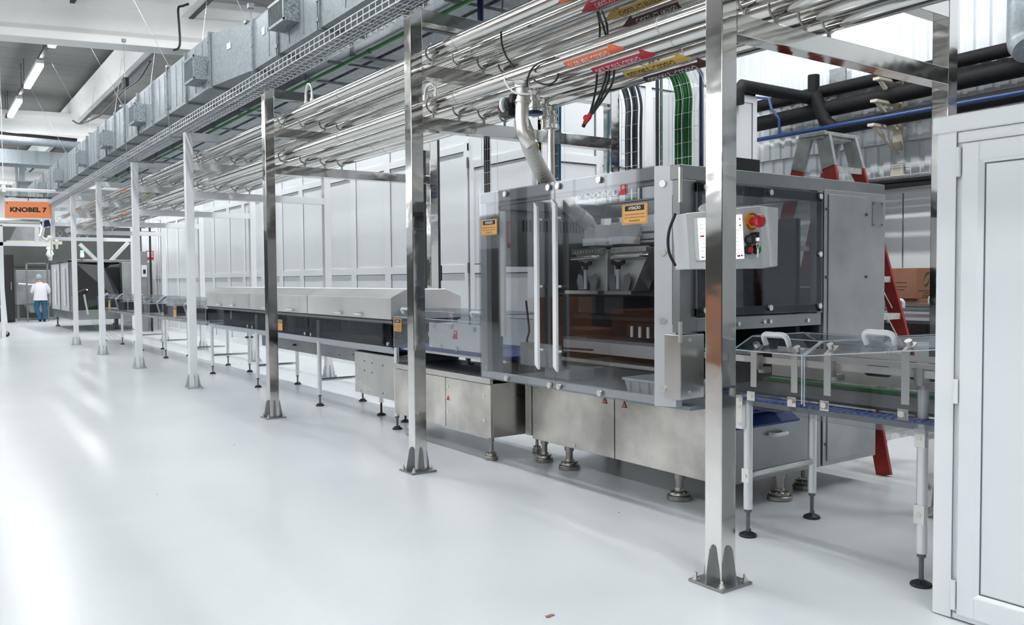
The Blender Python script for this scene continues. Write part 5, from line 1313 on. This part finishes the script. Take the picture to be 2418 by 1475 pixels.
# ------------------------------------------------------------------ cartons and second covered conveyor in the rear corner
t = thing('packing_table', 'low steel packing table carrying brown cartons in the rear corner', 'table', (8.6, 4.8, 0))
m = MB(); m.box((8.15, 3.6, 1.10), (9.2, 6.0, 1.14)); m.build('table_top', 'steel', t)
for x in (8.25, 9.1):
    for y in (3.7, 5.9): m = MB(); m.cyl((x, y, 0), (x, y, 1.10), .025, n=12); m.build('leg', 'steel', t)
def carton(x0, y0, x1, y1, z0, z1, lab, printed=False):
    tt = thing('carton', lab, 'box', ((x0+x1)/2, (y0+y1)/2, z0), 'brown cartons in the rear corner')
    m = MB(); m.box((x0, y0, z0), (x1, y1, z1)); m.build('box_body', 'card', tt, bev=.004)
    m = MB(); m.box((x0-.001, (y0+y1)/2-.03, z1-.06), (x0-.0005, (y0+y1)/2+.03, z1)) if not printed else m.box((x0-.001, 4.97, z1-.05), (x0-.0004, 5.08, z1-.008)); m.build('tape', 'ink_white' if printed else 'card', tt)
    if printed:
        w = x1-x0; c = V((x0+w*.52, y0-.001, z1-.115)); m = MB()
        # oval mark of two open crescents
        for a0, a1 in ((30, 200), (215, 380)):
            o = []; i_ = []
            for k in range(13):
                a = math.radians(a0+(a1-a0)*k/12); th = .026*math.sin(PI*k/12)
                o.append(c+V((.055*math.cos(a)+.02*math.sin(a), 0, .075*math.sin(a)))); i_.append(c+V(((.055-th)*math.cos(a)+.02*math.sin(a), 0, (.075-th)*math.sin(a))))
            n = len(o); m.add(o+i_, [(k, k+1, n+k+1, n+k) for k in range(n-1)])
        m.build('printed_emblem', 'print_green', tt, recalc=False)
        m = MB()
        for z, a, b in ((z1-.235, .08, .92), (z1-.258, .36, .64), (z1-.28, .3, .72), (z1-.298, .26, .76)): m.add([V((x0+w*a, y0-.001, z)), V((x0+w*b, y0-.001, z)), V((x0+w*b, y0-.001, z+.008)), V((x0+w*a, y0-.001, z+.008))], [(0,1,2,3)])
        for z, a, b in ((z1-.15, .1, .8), (z1-.19, .05, .8), (z1-.22, .1, .75)): m.add([V((x0-.001, y1-(y1-y0)*a, z)), V((x0-.001, y1-(y1-y0)*b, z)), V((x0-.001, y1-(y1-y0)*b, z+.006)), V((x0-.001, y1-(y1-y0)*a, z+.006))], [(0,1,2,3)])
        m.build('printed_lines', 'print_green', tt, recalc=False)
carton(8.2, 4.65, 8.56, 5.15, 1.225, 1.535, 'printed brown carton with an oval emblem on top of the stack', True)
carton(8.22, 4.6, 8.6, 4.9, 1.14, 1.222, 'flat brown carton under the printed one, nearer the camera')
carton(8.22, 4.93, 8.6, 5.3, 1.14, 1.222, 'flat brown carton under the printed one, farther back')
t = thing('covered_conveyor', 'rear clear covered conveyor with white handles in front of the cartons', 'conveyor', (7.6, 4.4, 0))
c = poly_cover(t, 7.4, 8.05, 3.4, 5.6, .84, 1.13, 1.19)
m = MB(); a = V((7.42, 4.53, 1.165)); grip(m, a, a+V((0, -.2, 0)), (-.0, 0, .07), .014); a = V((7.9, 4.35, 1.19)); grip(m, a, a+V((0, -.18, 0)), (0, 0, .07), .014); m.build('cover_handle', 'handle', c)
m = MB(); m.box((7.42, 3.4, .86), (8.0, 5.6, 1.02)); m.build('conveyor_body', 'dark', t)
m = MB(); m.box((7.41, 3.4, 1.08), (7.44, 5.6, 1.11)); m.box((7.43, 4.4, .84), (7.46, 4.5, 1.13)); m.build('guide_rail', 'bar', t)
for x in (7.5, 7.95):
    for y in (3.5, 5.5): m = MB(); m.cyl((x, y, 0), (x, y, .87), .025, n=12); m.build('leg', 'alu', t)

# ================================================================== far end of the hall
t = thing('depositing_machine', 'far grey machine with bright curved glass front behind the last white portal', 'machine', (4.8, 30, 0))
m = MB(); m.prism([V((3.86, 28.0, .35)), V((3.86, 32.3, .35)), V((5.8, 32.3, .35)), V((5.8, 28.0, .35))], (0, 0, .3)); m.build('base_body', 'steel_dark', t, bev=.01)
m = MB(); m.box((3.80, 28.0, .58), (3.90, 28.25, 2.12)); m.box((3.80, 28.0, 2.05), (5.9, 32.3, 2.13)); m.box((3.80, 32.1, .58), (3.9, 32.3, 2.12)); m.box((3.8, 30.0, .58), (3.86, 30.15, 2.12)); m.build('machine_frame', 'steel_dark', t, bev=.01)
m = MB(); m.box((3.82, 28.25, .60), (3.83, 30.0, 2.05)); m.box((3.82, 30.15, .60), (3.83, 32.1, 2.05)); m.build('glass_door', 'film', t)
m = MB()
for y in (28.9, 30.9): m.box((3.77, y, .75), (3.80, y+.12, 1.9))
m.build('door_handle', 'handle', t)
m = MB(); m.box((4.4, 28.1, .65), (5.7, 32.2, 1.9)); m.build('machine_interior', 'dark', t)
m = MB(); m.prism([V((3.95, 27.9, .62)), V((4.95, 27.3, .95)), V((5.0, 27.3, 1.15)), V((4.7, 27.9, 1.95)), V((3.95, 27.9, 2.02))], (0, .12, 0)); m.build('side_hood', 'dark', t, bev=.01)
m = MB(); m.box((5.15, 27.6, .2), (6.0, 28.0, 2.05)); cb = m.build('side_cabinet', 'steel_bead', t, bev=.008)
m = MB(); m.box((5.2, 27.58, .25), (5.95, 27.6, 2.0)); m.build('cabinet_door', 'steel_bead', cb, bev=.005)
for x, y in ((3.95, 28.2), (3.95, 32), (5.6, 28.2), (5.7, 32)): m = MB(); heavy_foot(m, x, y, .36, .07); m.build('machine_foot', 'gasket', t)
q = at(200, 604, Y=27.5); tt = thing('signal_tower', 'small stack light showing green above red on the far machine', 'signal light', (q.x, 27.5, 2.1))
m = MB(); m.cyl((q.x, 27.95, 2.1), (q.x, 27.95, 2.2), .03, n=12); m.build('tower_stem', 'gasket', tt)
m = MB(); m.cyl((q.x, 27.95, 2.20), (q.x, 27.95, 2.30), .05, n=14); m.build('red_lens', 'led_red', tt)
m = MB(); m.cyl((q.x, 27.95, 2.31), (q.x, 27.95, 2.40), .045, n=14); m.build('green_lens', 'led_green', tt)
q = at(188, 693, Y=24.6); t = thing('scanner_arm', 'small tilted black operator panel on an arm over the far conveyor', 'control panel', tuple(q))
m = MB(); m.obox(q, (.16, 0, .07), (0, .1, 0), (-.02, 0, .05)); m.build('panel_case', 'black', t); m = MB(); m.cyl(q+V((.1, 0, 0)), q+V((.2, .1, -.55)), .025, n=10); m.build('panel_arm', 'steel', t)
m = MB(); m.lathe(q+V((.16, -.1, .1)), (0, -1, 0), [(.018, 0), (.018, .01)], 10); m.build('indicator', 'led_red', t)
t = thing('green_hoses', 'bundle of thin green hoses falling to the floor by the far conveyor', 'hose', (4.0, 24.2, 0))
m = MB()
for i in range(4): m.tube(smooth_path([(3.72+.05*i, 24.2, 1.0), (3.70+.05*i, 24.15, .7), (3.82+.04*i, 24.0, .3), (4.0+.12*i, 23.7, .02)]), .004, n=6)
m.build('hose_strands', 'green_pipe', t)
# tall grey posts and call point near the hydrant sign
q = at(354, 602, Z=2.3)
HY = 27.9
a, b = at(345, 592, Y=HY), at(363, 612, Y=HY)
t = thing('hydrant_sign', 'red and white hydrant sign with a letter E on a far wall strip', 'sign', tuple((a+b)/2))
m = MB(); m.box((a.x, HY, b.z), (b.x, HY+.02, a.z)); m.build('sign_board', 'ink_red', t)
w = b.x-a.x; h = a.z-b.z
m = MB(); m.box((a.x+w*.10, HY-.004, b.z+h*.26), (a.x+w*.42, HY, b.z+h*.9)); m.box((a.x+w*.42, HY-.004, b.z+h*.26), (a.x+w*.5, HY, b.z+h*.44)); m.build('sign_field', 'ink_white', t)
m = MB(); letters(m, 'E', (a.x+w*.52, HY-.005, b.z+h*.28), (w*.36, 0, 0), (0, 0, h*.6), .05); m.build('sign_letter', 'ink_white', t, recalc=False)
t = thing('wall_strip', 'narrow white wall strip that carries the hydrant sign', 'panel', ((a.x+b.x)/2, HY+.1, 0))
m = MB(); m.box((a.x-.1, HY+.03, 0), (b.x+.12, HY+.12, 3.1)); m.build('strip_board', 'wall', t)
q = at(337, 640, Y=26.8); t = thing('machine_column', 'dark grey control column with a grey box beside the hydrant sign', 'column', (q.x, 26.8, 0))
m = MB(); m.box((q.x-.13, 26.8, 0), (q.x+.14, 27.05, 2.35)); m.build('column_body', 'steel_dark', t, bev=.01); m = MB(); m.box((q.x-.05, 26.7, 1.6), (q.x+.1, 26.8, 1.95)); m.build('control_box', 'panelgrey', t, bev=.005); m = MB(); m.box((q.x-.01, 26.69, 1.7), (q.x+.06, 26.7, 1.82)); m.build('box_window', 'black', t)
q = at(354, 560, Y=26.7); m = MB(); m.cyl((q.x, 26.7, 0), (q.x, 26.7, 3.05), .03, n=10); m.box((q.x-.35, 26.68, 2.9), (q.x+.15, 26.72, 2.94)); tag(m.build('service_pole', 'black', origin=(q.x, 26.7, 0)), 'thin black service pole in front of the hydrant sign', 'pole')

# machine line sign
SYY = 25.0
t = thing('line_sign', 'hanging orange line sign with a black name and dripping chocolate edge', 'sign', tuple(at(66, 490, Y=SYY)))
def sp(px, py, d=0.0): return at(px, py, Y=SYY)+V((0, -d, 0))
m = MB(); m.prism([sp(11, 517), sp(122.5, 519), sp(122.5, 470), sp(11, 466)], (0, .02, 0)); bd = m.build('sign_board', 'white', t)
m = MB(); m.prism([sp(11.5, 513.5, .001), sp(122, 514.5, .001), sp(121.5, 477, .001), sp(11, 474.5, .001)], (0, -.004, 0)); fld = m.build('name_field', 'sign_or', t)
m = MB(); o = sp(23.5, 500.5, .007); letters(m, 'KNOBEL 7', o, sp(110.5, 501.5, .007)-o, sp(23.5, 488.5, .007)-o, .05); m.build('lettering', 'ink', t, recalc=False)
m = MB(); m.lathe(sp(16.5, 479.5, .005), (0, -1, 0), [(.016, 0), (.016, .002)], 8); m.box(tuple(sp(113, 481, .005)), tuple(sp(118, 480.3, .007))); m.box(tuple(sp(113, 483.8, .005)), tuple(sp(118.5, 483.2, .007))); m.build('small_print', 'brownrust', t)
pts = [(10, 462.5), (120, 466.5), (122, 468), (121, 471), (119.5, 472), (118.5, 468.5), (115, 470), (113.5, 467.8), (105, 467.5), (100, 468), (93, 469), (88, 467), (80, 467.5), (74, 468.5), (70, 467), (68, 467.5), (67.5, 474.5), (66, 474.5), (65.5, 467), (60, 468), (55, 466.5), (47, 467), (42, 467), (37, 464.5), (25, 464.5), (19, 465), (17.5, 467.5), (16, 464.8), (14, 465), (13, 469), (12, 465)]
m = MB(); m.prism([sp(a, b, .001) for a, b in pts], (0, -.006, 0)); m.build('chocolate_edge', 'brownrust', t)
m = MB()
for px in (20, 113): q = sp(px, 465, -.01); m.cyl(q, V((q.x, q.y, 4.0)), .006, n=6)
m.build('sign_hanger', 'steel', t)

# transverse rack, big pipe and valves under the sign
t = thing('pipe_rack_portal', 'white transverse rack crossing the aisle below the orange sign', 'pipe rack', (2.5, 26.5, 2.48), 'portals of the overhead pipe rack')
RY = 26.5
a = at(88, 577, Y=RY)
m = MB(); m.box((1.0, RY, 2.45), (a.x+.3, RY+.1, 2.55)); m.build('cross_beam', 'white', t, bev=.003)
m = MB(); m.box((1.0, RY, 2.97), (a.x+.3, RY+.1, 3.05)); m.build('cross_beam', 'white', t, bev=.003)
m = MB(); m.box((a.x-.05, RY, 2.55), (a.x+.05, RY+.1, 2.97)); m.build('rack_post', 'white', t, bev=.003)
m = MB(); q = at(3, 560, Y=RY); m.box((q.x-.06, RY, 0), (q.x+.04, RY+.1, 3.0)); m.build('rack_post', 'white', t, bev=.003)
m = MB(); m.cyl((1.0, RY+.05, 3.12), (3.1, RY+.05, 3.12), .07, n=20); tag(m.build('jacketed_pipe', 'pipe', origin=(2.5, RY, 3.12)), 'polished pipe crossing the aisle just below the orange sign', 'pipe')
t = thing('pipe_valve', 'cluster of steel valves hanging at the far pipe ends', 'valve', (3.0, 25.4, 2.6))
m = MB(); q = at(113, 560, Y=25.4)
m.tube(smooth_path([q+V((-.1, 0, .45)), q+V((-.12, 0, .2)), q+V((-.16, 0, 0)), q+V((-.05, 0, -.08)), q+V((.05, 0, 0)), q+V((.06, 0, -.3)), q+V((.03, 0, -.5))]), .055, n=14); m.lathe(q+V((.04, 0, -.25)), (0, 0, -1), [(.08, 0), (.09, .06), (.06, .08), (.1, .2), (.06, .26), (.05, .36)], 14); m.build('valve_body', 'bar', t)
m = MB(); m.obox(q+V((-.05, 0, .35)), (.1, 0, .03), (0, .05, 0), (-.02, 0, .08)); m.build('valve_head', 'navy', t)
m = MB(); q = at(134, 574, Y=25.4); m.lathe(q+V((0, 0, .1)), (0, 0, -1), [(.04, 0), (.05, .05), (.03, .1), (.03, .25)], 12); tag(m.build('pipe_valve', 'bar', origin=q), 'small far steel valve right of the valve cluster', 'valve')

# transverse duct and services high at the far end
t = thing('air_duct', 'transverse galvanised duct crossing high at the far end of the hall', 'air duct', (2, 31, 5.25))
m = MB(); m.box((-4, 31.0, 5.25), (4.35, 31.9, 5.64)); m.build('duct_run', 'galv', t, bev=.006)
m = MB()
for k in range(20): m.box((-3.8+.42*k, 30.985, 5.25), (-3.77+.42*k, 31.0, 5.64))
m.box((-4, 30.97, 5.20), (4.35, 31.95, 5.25)); m.build('duct_flange', 'galv_box', t)
m = MB()
for k in range(5): m.tube([(-4, 24.6+.05*k, 5.22), (1, 24.6+.05*k, 5.2), (2.0, 24.6+.05*k, 5.17), (3.6, 24.6+.05*k, 5.14)], .03, n=8)
tag(m.build('cable_bundle', 'black_cable', origin=(2, 24.6, 5.17)), 'black cable bundle crossing under the second roof beam', 'cable')
m = MB(); m.cyl((-4, 26.0, 5.2), (4.6, 26.0, 5.2), .1, n=18); tag(m.build('jacketed_pipe', 'galv', origin=(2, 26.0, 5.2)), 'pale pipe crossing just below the black cable bundle', 'pipe')
m = MB(); m.cyl((-4, 24.0, 3.72), (3.0, 24.0, 3.735), .024, n=10); m.cyl((-4, 24.12, 3.70), (3.8, 24.12, 3.715), .024, n=10); m.box((1.84, 23.96, 3.66), (1.92, 24.16, 3.82)); m.cyl((1.88, 24.06, 3.82), (1.88, 24.06, ZC), .008, n=6)
tag(m.build('conduit', 'alu', origin=(1.9, 24, 3.7)), 'pair of thin conduits crossing above the orange sign', 'conduit')
t = thing('filter_box', 'galvanised filter unit with doors above the orange sign', 'air unit', (3, 33, 3.9))
a, b = at(38, 426, Y=33), at(106, 466, Y=33)
m = MB(); m.box((a.x, 33, b.z), (b.x+.5, 34.5, a.z)); m.build('unit_case', 'galv_box', t, bev=.01)
m = MB(); m.box((a.x-.02, 32.96, a.z-.05), (b.x+.3, 33, a.z)); 
for f in (.02, .12, .5, .62): m.box((a.x+(b.x-a.x)*f, 32.97, b.z), (a.x+(b.x-a.x)*f+.05, 33, a.z))
m.build('unit_frame', 'galv', t)
for x, y in ((a.x+.1, 33.2), (b.x+.3, 33.2)): m = MB(); m.cyl((x, y, a.z), (x, y, ZC), .01, n=6); m.build('unit_hanger', 'steel', t)

# hopper, cooling cabinet, tank and the worker
t = thing('dark_cabinet', 'tall black steel cabinet by the left edge at the far end', 'cabinet', (3.0, 37, 0))
m = MB(); m.box((2.5, 36.4, .02), (3.10, 37.2, 2.5)); m.build('cabinet_body', 'black', t, bev=.01)
m = MB(); m.box((2.55, 36.37, .1), (3.05, 36.4, 2.45)); d_ = m.build('cabinet_door', 'black', t, bev=.006); m = MB(); m.box((2.98, 36.33, 1.2), (3.01, 36.37, 1.5)); m.build('door_handle', 'steel_dark', d_)
t = thing('product_hopper', 'large dark hopper hood hanging over the far wall machine', 'hopper', (3.9, 38, 2.7))
a = [at(px, py, Y=38.5) for px, py in ((22, 568), (105, 570), (105, 535), (40, 535))]
m = MB(); m.prism(a, (0, 1.2, 0)); m.build('hopper_body', 'steel_dark', t, bev=.01); m = MB(); m.box((a[0].x-.1, 38.3, a[0].z-.12), (a[1].x+.6, 39.8, a[0].z)); m.build('hopper_rim', 'cream', t)
m = MB(); m.bar((a[3].x+.2, 39, a[3].z), (a[3].x+.2, 39, ZC-.3), .3, .3); m.build('hopper_duct', 'galv', t)
t = thing('mixing_tank', 'grey steel tank on legs beside the worker', 'tank', (3.7, 38.2, 0))
m = MB(); m.prism([V((3.28, 37.9, 1.95)), V((4.7, 37.9, 1.95)), V((4.7, 37.9, .62)), V((4.1, 37.9, .62)), V((3.28, 37.9, .62))], (0, 1.2, 0)); m.build('tank_body', 'steel_bead', t, bev=.02)
m = MB(); m.prism([V((3.6, 37.95, .62)), V((4.5, 37.95, .62)), V((4.2, 37.95, .3)), V((3.75, 37.95, .3))], (0, 1.0, 0)); m.build('tank_cone', 'steel_bead', t)
for x in (3.34, 4.6): m = MB(); m.box((x-.04, 37.9, .1), (x+.04, 37.98, .62)); m.cyl((x, 37.94, 0), (x, 37.94, .12), .05, n=10); m.build('leg', 'steel_dark', t)
m = MB(); m.cyl((3.32, 37.5, 1.42), (3.95, 37.55, 1.36), .04, n=12); m.build('tank_lever', 'bar', t)
t = thing('safety_frame', 'thin steel frame with clear panels around the worker', 'frame', (4.0, 36.8, 0))
a, b = at(62, 620, Y=36.85), at(114, 718, Y=36.85)
for x in (a.x, b.x): m = MB(); m.box((x-.03, 36.82, b.z), (x+.03, 36.88, a.z)); m.build('frame_post', 'steel_dark', t)
m = MB(); m.box((a.x, 36.82, a.z-.05), (b.x, 36.88, a.z)); m.build('frame_rail', 'steel_dark', t); m = MB(); m.box((a.x, 36.82, b.z), (b.x, 36.88, b.z+.04)); m.build('frame_rail', 'steel_dark', t)
for x in (a.x, b.x): m = MB(); m.box((x-.03, 36.82, 0), (x+.03, 36.88, b.z)); m.build('leg', 'steel_dark', t)
t = thing('rolling_rack', 'white wheeled rack standing at the left edge of the aisle', 'trolley', (1.9, 26.8, 0))
for x, y in ((2.02, 26.75), (2.02, 27.5), (1.3, 26.75), (1.3, 27.5)):
    m = MB(); m.bar((x+.06 if x > 1.9 else x, y, .16), (x, y, 1.35), .045, .045); m.bar((x, y, 1.35), (x-.03, y, 2.2), .045, .045); m.build('rack_post', 'white', t)
    m = MB(); m.cyl((x+.04, y-.025, .075), (x+.04, y+.025, .075), .075, n=16); w_ = m.build('caster_wheel', 'black', t); m = MB(); m.box((x+.01, y-.035, .07), (x+.07, y+.035, .17)); m.build('caster_fork', 'steel', w_)
for z in (.35, .8, 1.3, 1.75, 2.17): m = MB(); m.box((1.3, 26.73, z), (2.04, 27.52, z+.03)); m.build('rack_shelf', 'white', t)

# ------------------------------------------------------------------ worker seen from behind
W0 = V((3.95, 36.35, 0))
per = thing('person', 'person in white coat, hair net and blue jeans, back turned, bending over the tank', 'person', tuple(W0))
def skin_mesh(name, nodes, edges, mat, parent, sub=2):
    me = bpy.data.meshes.new(name); me.from_pydata([tuple(n[0]) for n in nodes], edges, []); me.materials.append(MT[mat])
    o = bpy.data.objects.new(name, me); COL.objects.link(o); o.parent = parent; ORG[o.name] = W0
    s = o.modifiers.new('skin', 'SKIN'); sv = me.skin_vertices[0].data
    for i, n in enumerate(nodes): sv[i].radius = (n[1], n[2] if len(n) > 2 else n[1])
    sv[0].use_root = True
    b = o.modifiers.new('smooth', 'SUBSURF'); b.levels = sub; b.render_levels = sub
    return o
N_ = []; E_ = []
def nd(p, r, r2=None, par=None):
    N_.append((V(p), r, r2 or r)); i = len(N_)-1
    if par is not None: E_.append((par, i))
    return i
pel = nd((0, 0, .95), .14, .11); sp1 = nd((-.01, .03, 1.14), .13, .1, pel); ch = nd((-.02, .07, 1.34), .15, .11, sp1); nk = nd((-.03, .10, 1.47), .06, .06, ch)
h1 = nd((-.035, .12, 1.54), .062, .07, nk); h2 = nd((-.04, .13, 1.61), .075, .09, h1); h3 = nd((-.04, .125, 1.68), .072, .085, h2); h4 = nd((-.04, .12, 1.735), .045, .05, h3)
ns = nd((-.04, .235, 1.60), .014, .016, h2)
for s in (-1, 1):
    er = nd((-.04+s*.085, .12, 1.61), .015, .022, h2)
    sh = nd((s*.17-.02, .07, 1.39), .062, .062, ch); el = nd((s*.27, .10, 1.14), .045, .045, sh); wr = nd((s*.19, .33, 1.07), .03, .03, el)
    pm = nd((s*.175, .40, 1.055), .032, .02, wr); kn = nd((s*.17, .44, 1.05), .034, .018, pm)
    for k, L in enumerate((.055, .068, .064, .05)):
        f0 = nd((s*(.19-.02*k), .455, 1.05), .0095, .0095, kn); f1 = nd((s*(.188-.02*k), .455+L*.55, 1.038), .009, .009, f0); nd((s*(.185-.02*k), .455+L*.8, 1.012), .0085, .0085, f1)
    t0 = nd((s*.145, .40, 1.06), .012, .012, pm); nd((s*.125, .44, 1.045), .01, .01, t0)
    hx = .09*s
    hp_ = nd((hx, 0, .90), .095, .095, pel)
    if s < 0: kn2 = nd((-.15, .06, .50), .065, .065, hp_); an = nd((-.04, -.01, .10), .042, .042, kn2); nd((-.03, .15, .045), .04, .03, an)
    else: kn2 = nd((.11, .05, .50), .065, .065, hp_); an = nd((.10, -.02, .10), .042, .042, kn2); nd((.11, .14, .045), .04, .03, an)
skin_mesh('body', N_, E_, 'skin', per)
def loft(mb, rings, n=22):
    """rings: (centre, rx, ry) ellipses stacked upward"""
    R_ = []
    for c, rx, ry in rings: R_.append([V(c)+V((rx*math.cos(2*PI*i/n), ry*math.sin(2*PI*i/n), 0)) for i in range(n)])
    vs = [p+W0 for r in R_ for p in r]
    mb.add(vs, [(k*n+i, k*n+(i+1) % n, (k+1)*n+(i+1) % n, (k+1)*n+i) for k in range(len(rings)-1) for i in range(n)], True)
    mb.add([p+W0 for p in R_[-1]], [tuple(range(n))]); mb.add([p+W0 for p in R_[0]], [tuple(range(n-1, -1, -1))])
m = MB(); loft(m, [((-.02, .0, .80), .245, .17), ((-.015, .01, .95), .225, .165), ((-.01, .03, 1.10), .215, .15), ((-.01, .06, 1.26), .228, .155), ((-.02, .08, 1.37), .225, .14), ((-.02, .09, 1.43), .16, .11), ((-.03, .10, 1.475), .085, .085)])
for s in (-1, 1):
    m.tube([W0+V(p) for p in smooth_path([(s*.14-.02, .07, 1.38), (s*.20, .075, 1.33), (s*.275, .10, 1.14), (s*.24, .22, 1.10), (s*.195, .31, 1.075)], 5)], [.085]*4+[.08]*5+[.07]*6+[.062]*6, n=12)
coat = m.build('coat', 'coat', per)
m = MB(); m.box(tuple(W0+V((-.02, -.172, .80))), tuple(W0+V((-.012, -.150, 1.02)))); m.build('coat_vent', 'ink_white', coat)
m = MB(); loft(m, [((0, 0, .80), .17, .125), ((0, 0, .95), .18, .13), ((0, .01, 1.0), .17, .12)])
for s, k, a_ in ((-1, (-.15, .06, .50), (-.04, -.01, .09)), (1, (.11, .05, .50), (.10, -.02, .09))):
    m.tube([W0+V(p) for p in smooth_path([(s*.085, 0, .90), (s*.1+(k[0]-s*.1)*.4, .03, .72), k, ((k[0]+a_[0])/2, (k[1]+a_[1])/2, .3), a_], 4)], [.105]*4+[.095]*4+[.082]*4+[.075]*4+[.078], n=14)
m.build('jeans', 'jeans', per)
m = MB(); m.lathe(W0+V((-.04, .115, 1.60)), (0, -.1, 1), [(.098, 0), (.108, .03), (.108, .07), (.095, .12), (.066, .155), (.02, .172)], 20); m.build('hair_net', 'cap', per)
for a_ in ((-.04, 0, 0), (.10, -.01, 0)):
    m = MB(); c = W0+V((a_[0], a_[1]+.03, 0)); m.tube([c+V((0, -.09, .045)), c+V((0, -.05, .05)), c+V((0, .03, .045)), c+V((.0, .12, .035)), c+V((0, .17, .03))], [.035, .044, .046, .042, .022], n=12); m.build('shoe', 'shoe', per)

q = at(1298, 1455, Z=0); m = MB(); m.prism([q+V((x*.02, y*.02, .002)) for x, y in ((-1, -.3), (-.3, -.6), (.4, -.2), (1.1, -.4), (.9, .3), (.2, .5), (-.5, .2), (-.8, .5))], (0, 0, .004)); tag(m.build('paper_scrap', 'card', origin=q), 'tiny brown paper scrap on the open floor near the camera', 'litter')

# ================================================================== things on the aisle side that only show as reflections
t = thing('hall_column', 'white concrete column by the aisle with red safety signs', 'column', (-3.27, 14.4, 0))
m = MB(); m.box((-3.6, 13.9, 0), (-2.95, 14.9, ZC-.7)); m.build('column_shaft', 'concrete', t, bev=.02)
m = MB(); m.box((-2.95, 14.0, 2.1), (-2.94, 14.55, 2.65)); m.build('safety_sign', 'ink_red', t)
m = MB(); m.box((-2.94, 14.04, 2.2), (-2.938, 14.5, 2.61)); m.build('sign_field', 'ink_white', t)
m = MB(); letters(m, 'E', (-2.936, 14.16, 2.25), (0, .26, 0), (0, 0, .3), .05); m.build('sign_letter', 'ink_red', t, recalc=False)
m = MB(); m.box((-2.95, 14.1, 1.6), (-2.94, 14.4, 1.86)); m.build('safety_sign', 'ink_red', t)
m = MB(); m.box((-2.94, 14.2, 1.63), (-2.938, 14.28, 1.8)); m.build('sign_symbol', 'ink_white', t)
for k, (x, y, w, h) in enumerate(((-2.6, 10.0, .9, .95), (-2.4, 11.4, .8, .6), (-2.9, 12.8, .9, 1.1), (-4.2, 8.6, 1.0, 1.25))):
    tt = thing('pallet_stack', ['pallet of brown cartons nearest the camera on the aisle side', 'second low pallet of brown cartons on the aisle side', 'third pallet of brown cartons on the aisle side', 'tall pallet of brown cartons farthest from the line'][k], 'pallet', (x, y, 0), 'pallets on the aisle side')
    m = MB(); m.box((x-w/2, y-.5, .0), (x+w/2, y+.5, .12)); m.build('pallet', 'cream', tt)
    m = MB(); m.box((x-w/2+.02, y-.48, .12), (x+w/2-.02, y+.48, h)); m.build('carton_block', 'card', tt, bev=.01)
t = thing('added_lockers', 'added row of dark lockers behind the camera, darkening the steel reflections', 'cabinet', (1, -6.4, 0))  # unseen lockers added as something dark for the steel to reflect
m = MB(); m.box((-4, -6.9, 0), (6, -6.2, 2.4)); m.build('locker_body', 'wall_grey', t); m = MB()
for k in range(9): m.box((-3.9+1.1*k, -6.21, .1), (-2.95+1.1*k, -6.18, 2.3))
m.build('locker_door', 'dark', t)

# ================================================================== light
def area(x, y, z, sx, sy, power, col=(.975, .99, 1.0)):
    l = bpy.data.lights.new('strip_fill_lamp', 'AREA'); l.shape = 'RECTANGLE'; l.size = sx; l.size_y = sy; l.energy = power; l.color = col
    o = bpy.data.objects.new('strip_fill_lamp', l); COL.objects.link(o); o.location = (x, y, z); return o
PWR = 34
for X, k in ((-6.2, .3), (-2.0, .35), (2.26, 1.05)):
    y = -4.8 if X > 0 else -.7
    while y < 38:
        area(X, y+1.22, 5.83, .13, 2.4, PWR*k*(2.0 if X > 0 and y < 2 else 1)); y += 4.1
y = 7.5
while y < 38:
    area(5.2, y+1.22, 5.865, .13, 2.4, PWR*3.0); y += 4.1  # unseen row without fixtures, added to brighten the white partition
for y in (.4, 3.3, 6.2): area(7.4, y, 5.9, .13, 2.4, PWR*2.5)  # fill lamps without fixtures, added to brighten the corrugated wall
for y in (-.7, 3.4): area(5.2, y+1.22, 5.865, .13, 2.4, PWR*.5)  # weaker near end of the added row, also without fixtures
for i in range(8):
    o = area(XL+.1, -5.5+i*5.6+2.1, 4.6, 4.0, 1.9, 40, (.96, .985, 1.0)); o.rotation_euler = (PI/2, 0, -PI/2)  # area glow of the added windows, lighting the hall from the left
w = bpy.data.worlds.new('world'); SC.world = w; w.use_nodes = True
w.node_tree.nodes['Background'].inputs[0].default_value = (.8, .88, 1, 1); w.node_tree.nodes['Background'].inputs[1].default_value = .1
SC.view_settings.view_transform = 'Standard'; SC.view_settings.look = 'None'; SC.view_settings.gamma = 1.0; SC.view_settings.use_curve_mapping = False
SC.view_settings.exposure = 0.38
cy = SC.cycles
cy.max_bounces = 6; cy.diffuse_bounces = 3; cy.glossy_bounces = 3; cy.transmission_bounces = 2; cy.transparent_max_bounces = 12
cy.use_adaptive_sampling = True; cy.adaptive_threshold = 0.1
cy.sample_clamp_indirect = 6.0; cy.use_denoising = True; cy.caustics_reflective = False; cy.caustics_refractive = False
